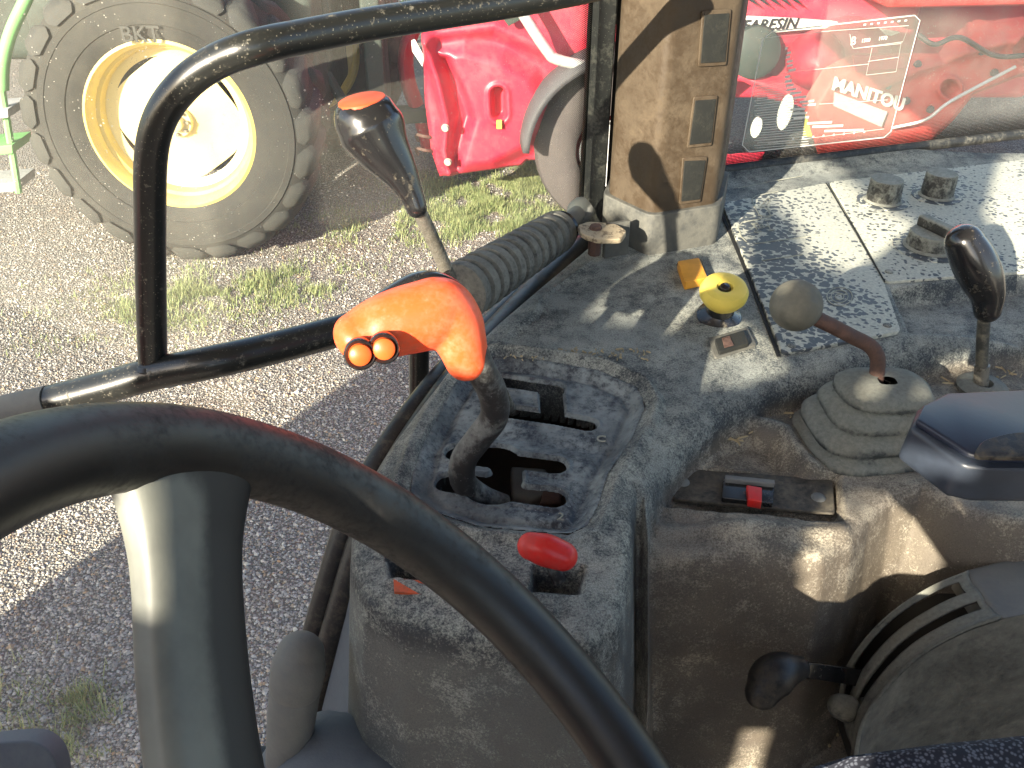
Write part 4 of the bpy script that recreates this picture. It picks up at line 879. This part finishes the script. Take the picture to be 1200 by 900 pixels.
# grab frame on the door
t = root('door_grab_frame', Vp(180, 438, .62), 'bent black tube grab frame welded to a sloping lower rail across the door glass', 'grab rail')
lowr = [(-80, 512), (0, 484), (60, 470), (130, 452), (180, 438), (250, 424), (320, 408), (400, 387), (470, 366), (540, 338)]
lr = [Vp(x, y, .62 + max(0, (x - 250)) * .0004) for x, y in lowr]
tube('lower_rail', lr, .0140, M['bar'], t, segs=20)
gf = [(760, -32), (690, -14), (600, 3), (520, 15), (440, 27), (360, 42), (300, 55), (252, 73), (215, 100), (188, 138), (177, 185), (176, 260), (177, 340), (179, 425)]
tube('grab_tube', [Vp(x, y, .625 + max(0, (x - 300)) * .00045) for x, y in gf], .0117, M['bar'], t, segs=20)
lathe('weld_bead', [(.0115, -.001), (.0150, .001), (.0150, .004), (.0118, .007)], Vp(179, 431, .623), (0, 0, 1), M['bar'], t, 24)
tube('worn_end', [p + Vector((0, -.0012, .0012)) for p in lr[:3]], .0138, M['greyarm'], t, segs=20)
# bellows strut
s0, s1 = Vp(536, 345, .70), D(655, 270, .985)
t = root('bellows_strut', s1, 'ribbed black rubber bellows strut running from the door rail up to the pillar bracket', 'strut')
dv = (s1 - s0); L = dv.length; prof = []; nr = 12
for k in range(nr):
    z0_, z1_ = k / nr * L, (k + 1) / nr * L; b = .0275 - .004 * k / nr
    prof += [(b * .74, z0_ + .0005), (b * .97, z0_ + (z1_ - z0_) * .18), (b, z0_ + (z1_ - z0_) * .45), (b * .97, z0_ + (z1_ - z0_) * .75)]
prof = [(.0, 0), (.012, 0)] + prof + [(.017, L), (.016, L + .012), (.010, L + .014)]
lathe('bellows', prof, s0, dv, M['bellows'], t, 36)
e = D(680, 247, 1.04)
tube('ball_stud_rod', [s1, s1.lerp(e, .4), e], [.011, .0095, .010], M['greyarm'], t, segs=16, smoothpath=False)
lathe('ball_socket', [(0, .015), (.010, .013), (.0145, .007), (.015, 0), (.0145, -.007), (.008, -.014), (0, -.015)], e, (.7, .3, .5), M['greyarm'], t, 24)
lathe('end_ring', [(.012, 0), (.019, .002), (.021, .006), (.019, .010), (.012, .012)], s1, dv, M['black'], t, 28)
# bracket
zb = -.395
t = root('pivot_bracket', G(705, 270, zb), 'flaking cream metal bracket bolted beside the foot of the brown pillar', 'bracket')
prism('bracket_plate', rounded([G(x, y, zb) for x, y in ((676, 264), (690, 259), (722, 262), (735, 270), (728, 280), (700, 280), (682, 274))], .006), (0, 0, -.006), M['cream'], t, .0015)
lathe('bracket_bolt', [(0, .004), (.006, .004), (.007, .001), (.007, -.03)], G(698, 268, zb), (0, 0, 1), M['rust'], t, 8)
box('bracket_web', G(722, 280, zb - .02), (.03, .006, .04), M['plinth'], t, .4, .001)
# side window
nw = Vector((wd_.y, -wd_.x, 0))     # towards the camera
t = root('side_window', (wl0 + Vector((.2, .05, 0))), 'hazy side window above the console with a dotted lower edge', 'side window')
def WQ(px, py, off=0.): return PL(px, py, wl0 + nw * off, nw)
wa, wb = wl0 - wd_ * .06, wl0 + wd_ * 1.0
V = [wa + Vector((0, 0, .0)), wb + Vector((0, 0, .0)), wb + Vector((0, 0, 1.0)), wa + Vector((0, 0, 1.0))]
mesh('glass_pane', V, [(0, 1, 2, 3)], M['glass2'], t, smooth=False)
k = 12; Ad = [wa.lerp(wb, i / k) + nw * .001 + Vector((0, 0, .010)) for i in range(k + 1)]; Bd = [p + Vector((0, 0, .046)) for p in Ad]
strip_uv('dotted_edge', Ad, Bd, M['frit'], t, .0042)
tube('window_seal', [wa + nw * .004 + Vector((0, 0, .006)), wb + nw * .004 + Vector((0, 0, .006))], .0075, M['rubber'], t, segs=10)
# film chart on the window
t = root('load_chart_sticker', WQ(975, 170, .003), 'clear rectangular film with a white printed bar chart stuck on the side window', 'sticker')
prism('film', rounded([WQ(x, y, .003) for x, y in ((897, 36), (1078, 16), (1044, 161), (870, 179))], .012), nw * .0008, M['sticker'], t)
def wline(pts, name='printed_line', wd=.0006, m='filmpr'):
    P = [WQ(x, y, .0046) for x, y in pts]; V, Fc = [], []
    for i, p in enumerate(P):
        tt = (P[min(i + 1, len(P) - 1)] - P[max(i - 1, 0)]).normalized(); q = tt.cross(nw).normalized() * wd / 2; V += [p + q, p - q]
    for i in range(len(P) - 1): Fc.append((2 * i, 2 * i + 1, 2 * i + 3, 2 * i + 2))
    return mesh(name, V, Fc, M[m], t, smooth=False)
wline([(905, 37), (1072, 18), (1078, 24), (1044, 154), (1036, 161), (878, 178), (870, 170), (894, 46), (905, 37)], 'film_border', .0015)
wline([(890, 45), (975, 36), (1065, 30), (1058, 49), (1000, 57), (998, 53), (996, 40)]); wline([(1000, 57), (1056, 51), (1050, 84), (1015, 88), (1022, 56)])
wline([(1017, 72), (1053, 67)]); wline([(920, 85), (1018, 75)]); wline([(960, 122), (1040, 117)]); wline([(900, 168), (1036, 151)])
bars = [(920, 57, 3), (922, 62, 5), (921, 67, 5), (922, 72, 7), (922, 77, 7), (924, 82, 9), (920, 90, 6), (920, 95, 8), (921, 100, 9), (922, 105, 11), (926, 109, 13), (930, 114, 15), (937, 119, 17), (940, 123, 16), (926, 128, 18), (928, 133, 18), (930, 138, 18), (946, 144, 29), (952, 148, 36), (966, 153, 46)]
for x, y, l in bars: wline([(x, y + .6), (x + l, y - .8)], 'chart_bar', .0030)
for i in range(26): y = 96 + i * 2.9; wline([(884 + (i % 2) * 3, y + 5), (928 + i * .8, y)], 'chart_rule', .0007)
for i in range(8): wline([(928 + i * 12, 163 - i * 1.2), (930 + i * 12, 162.6 - i * 1.2)], 'chart_tick', .003)
for i in range(7): wline([(1012 + i * 8, 29 - i * .8), (1015 + i * 8, 28.7 - i * .8)], 'chart_tick', .0022)
xd, yd = WQ(1050, 47, .0046) - WQ(1000, 53, .0046), Vector((0, 0, 1))
for (s_, x, y, q) in (('B', 996, 53, .015), ('1500', 1009, 50, .0068), ('1970', 1029, 47.5, .0068)): text('printed_text', s_, WQ(x, y, .0048), xd, yd, q, M['white'], t, .0002)
# ---------------------------------------------------------------- steering wheel
Wc = Vector((-.023172, .28460 * CP - .17504 * SP, H - .28460 * SP - .17504 * CP))
nc = Vector((.71466, -.65214, -.25293)); Wn = Vector((nc.x, nc.z * CP - nc.y * SP, -nc.z * SP - nc.y * CP)); Wn.normalize()
_, u, v = frame(Wn)
t = root('steering_wheel', Wc - Wn * .09, 'black steering wheel with a wide spoke, side light painted on in grey, in the near left corner', 'steering wheel')
V, Fc = [], []; sa, sb = 160, 24
for i in range(sa):
    a = 2 * math.pi * i / sa; rad = u * math.cos(a) + v * math.sin(a)
    for k in range(sb):
        b = 2 * math.pi * k / sb; V.append(Wc + rad * (.2 + .017 * math.cos(b)) + Wn * .017 * math.sin(b))
for i in range(sa):
    for k in range(sb): Fc.append((i * sb + k, ((i + 1) % sa) * sb + k, ((i + 1) % sa) * sb + (k + 1) % sb, i * sb + (k + 1) % sb))
mesh('rim', V, Fc, M['wheel'], t)
hub = Wc - Wn * .075
lathe('hub', [(0, .015), (.03, .014), (.045, .006), (.05, -.01), (.04, -.04), (.03, -.09), (0, -.09)], hub, Wn, M['wheel'], t, 36)
def camproj(p): q = p - Vector((0, 0, H)); d = q.y * CP - q.z * SP; return 600 + 1040 * q.x / d, 450 - 1040 * (q.y * SP + q.z * CP) / d
best = min(range(720), key=lambda i: (camproj(Wc + (u * math.cos(i * math.pi / 360) + v * math.sin(i * math.pi / 360)) * .2)[0] - 222) ** 2 + (camproj(Wc + (u * math.cos(i * math.pi / 360) + v * math.sin(i * math.pi / 360)) * .2)[1] - 545) ** 2)
a0 = best * math.pi / 360
def spoke(a, m, parent):
    rad = u * math.cos(a) + v * math.sin(a); tg = Wn.cross(rad).normalized(); V, Fc, lit_w = [], [], []; n_ = 40; sg = 72
    for i in range(n_ + 1):
        f = i / n_; ce = (hub + rad * .03).lerp(Wc + rad * .197, f) + Wn * (-.010 * math.sin(f * math.pi)); wdt = .0240 + .015 * max(0, (f - .70) / .30) ** 2.2; th_ = .0115 + .003 * max(0, (f - .8) / .2)
        for k in range(sg):
            b = 2 * math.pi * k / sg; e = 3.4; q = 1 / (abs(math.cos(b)) ** e + abs(math.sin(b)) ** e) ** (1 / e); V.append(ce + tg * (math.cos(b) * q * wdt + .003) + Wn * math.sin(b) * q * th_)
            g = math.cos(b) * q; lit_w.append(max(0., min(1., (g + .30) / .75)) * (1 - max(0, min(1, (f - .86) / .10))))  # light from the left, painted as grey along one side of the spoke
    for i in range(n_):
        for k in range(sg): Fc.append((i * sg + k, i * sg + (k + 1) % sg, (i + 1) * sg + (k + 1) % sg, (i + 1) * sg + k))
    Fc.append(tuple(range(sg))); Fc.append(tuple(n_ * sg + k for k in range(sg)))
    sp = mesh('spoke', V, Fc, m, parent); at = sp.data.attributes.new('side_light', 'FLOAT', 'POINT'); at.data.foreach_set('value', lit_w)
s = NT('side_lit_spoke'); at = s.n('ShaderNodeAttribute'); at.attribute_name = 'side_light'; f = s.ramp(s.math('ADD', at.outputs['Fac'], s.math('MULTIPLY', s.math('SUBTRACT', s.noise(35, 6, .7), .5), .5)), .25, .75)
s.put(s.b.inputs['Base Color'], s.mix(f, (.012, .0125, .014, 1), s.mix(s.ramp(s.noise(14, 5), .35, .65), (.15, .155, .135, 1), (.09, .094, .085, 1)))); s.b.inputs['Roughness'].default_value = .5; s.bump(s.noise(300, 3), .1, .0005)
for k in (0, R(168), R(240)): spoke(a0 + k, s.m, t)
# ---------------------------------------------------------------- armrest, seat, small mouldings
t = root('armrest_console', D(1180, 540, .52), 'blue black moulded armrest end with a recessed glossy grip at the right edge', 'armrest')
T_ = [D(1067, 500, .50), D(1076, 478, .515), D(1106, 462, .54), D(1330, 452, .57), D(1330, 552, .475), D(1160, 549, .47), D(1128, 545, .475)]
prism('armrest_shell', T_, (.0, .004, -.027), M['armside'], t, .004)
prism('top_pad', [p + Vector((0, 0, .0035)) for p in (D(1072, 497, .50), D(1080, 480, .515), D(1108, 466, .54), D(1330, 456, .57), D(1330, 544, .48), D(1162, 541, .475), D(1133, 538, .48))], (0, 0, -.005), M['armrest'], t, .002)
prism('grip_inset', rounded([p + Vector((0, 0, .005)) for p in (D(1136, 543, .475), D(1148, 524, .483), D(1182, 515, .488), D(1330, 513, .49), D(1330, 546, .475))], .006), (0, 0, -.003), M['satin'], t, .0012)
t = root('driver_seat', D(1150, 980, .40), 'navy woven fabric seat cushion at the lower right edge', 'seat')
prism('cushion', [D(880, 912, .475), D(1000, 879, .48), D(1100, 865, .49), D(1330, 842, .50), D(1480, 1010, .44), D(1020, 1010, .44)], (0, .01, -.07), M['seat'], t, .012)
box('seat_backrest', (.52, -.12, H - .10), (.14, .50, .60), M['seat'], t, 0, .04)
t = root('tilt_lever', D(340, 900, .66), 'grey rounded steering column tilt lever standing behind the steering wheel', 'lever')
tube('lever_body', [D(335, 940, .68), D(338, 880, .665), D(343, 830, .65), D(347, 800, .645)], [.016, .0165, .018, .0185], M['greyarm'], t, segs=20)
tube('lever_cap', [D(347, 800, .643), D(350, 780, .64), D(352, 768, .64)], [.0192, .0195, .0175], M['greyarm'], t, segs=22, rnd=True)
t = root('lower_panel', G(400, 880, -.75), 'blue grey lower cab panel between the sill and the console', 'cab panel')
prism('side_panel', [D(431, 615, .735), D(426, 900, .72), D(426, 1000, .70), D(340, 1000, .80), D(372, 850, .785), D(404, 720, .765)], (.004, .02, 0), M['bluegrey'], t, .003)
tube('floor_bulge', [D(330, 925, .70), D(380, 905, .68), D(440, 935, .66)], [.03, .045, .04], M['bluegrey'], t, segs=20, rnd=True)
t = root('pedal_pad', D(20, 900, .75), 'blue grey rounded pedal pad in the bottom left corner', 'pedal')
prism('pad', rounded([D(-40, 876, .75), D(0, 870, .75), D(42, 868, .75), D(64, 886, .75), D(74, 940, .75), D(-40, 960, .75)], .012), (0, .02, -.01), M['bluegrey'], t, .005)
t = root('cab_floor', (-.4, .3, H - 1.05), 'black rubber cab floor edge below the glass', 'cab floor')
prism('floor_mat', [D(168, 892, .95), D(330, 870, .95), D(330, 1100, .8), D(0, 1100, .8)], (0, 0, -.02), M['rubber'], t, .003)
# raised bead at the inner corner of the gate box, straw and crumbs
b0 = G(724, 590, -.452); tube('corner_bead', [b0 + Vector((.006, .034, .000)), b0 + Vector((.013, .012, -.012)), b0 + Vector((.019, -.008, -.10)), b0 + Vector((.026, -.022, -.22)), b0 + Vector((.034, -.036, -.36))], [.008, .018, .021, .021, .020], M['deck'], cs, segs=16)
V, Fc = [], []
def bit(p, l, w_, a, lift=.0015):
    k = len(V); d_ = Vector((math.cos(a), math.sin(a), random.uniform(-.1, .1))) * l / 2; n_ = Vector((-math.sin(a), math.cos(a), 0)) * w_ / 2; u_ = Vector((0, 0, lift))
    V.extend([p - d_ - n_, p - d_ + n_, p + d_ + n_, p + d_ - n_, p - d_ * .8 + u_, p + d_ * .8 + u_]); Fc.extend([(k, k + 1, k + 4), (k + 2, k + 3, k + 5), (k + 1, k + 2, k + 5, k + 4), (k + 3, k, k + 4, k + 5), (k, k + 3, k + 2, k + 1)])
for i in range(420):
    px, py = random.uniform(760, 1000), random.uniform(455, 520)
    if i < 160: bit(G(px, py, -.4735), random.uniform(.002, .014), .0009, random.uniform(0, 3.14))
    elif i < 300: bit(G(random.uniform(770, 1180), random.uniform(805, 880), -.7035), random.uniform(.002, .010), random.uniform(.001, .004), random.uniform(0, 3.14), .003)
    elif i < 340: bit(G(random.uniform(1050, 1200), random.uniform(405, 450), -.4735), random.uniform(.002, .012), .0008, random.uniform(0, 3.14))
    else: bit(G(random.uniform(585, 760), random.uniform(408, 425), -.4395), random.uniform(.001, .005), .0010, random.uniform(0, 3.14))
M['straw'] = plain('straw', (.42, .34, .20, 1), .8)
o = mesh('straw_crumbs', V, Fc, M['straw'], smooth=False, kind='stuff', label='bits of straw and dried mud lying on the console shelf and floor')
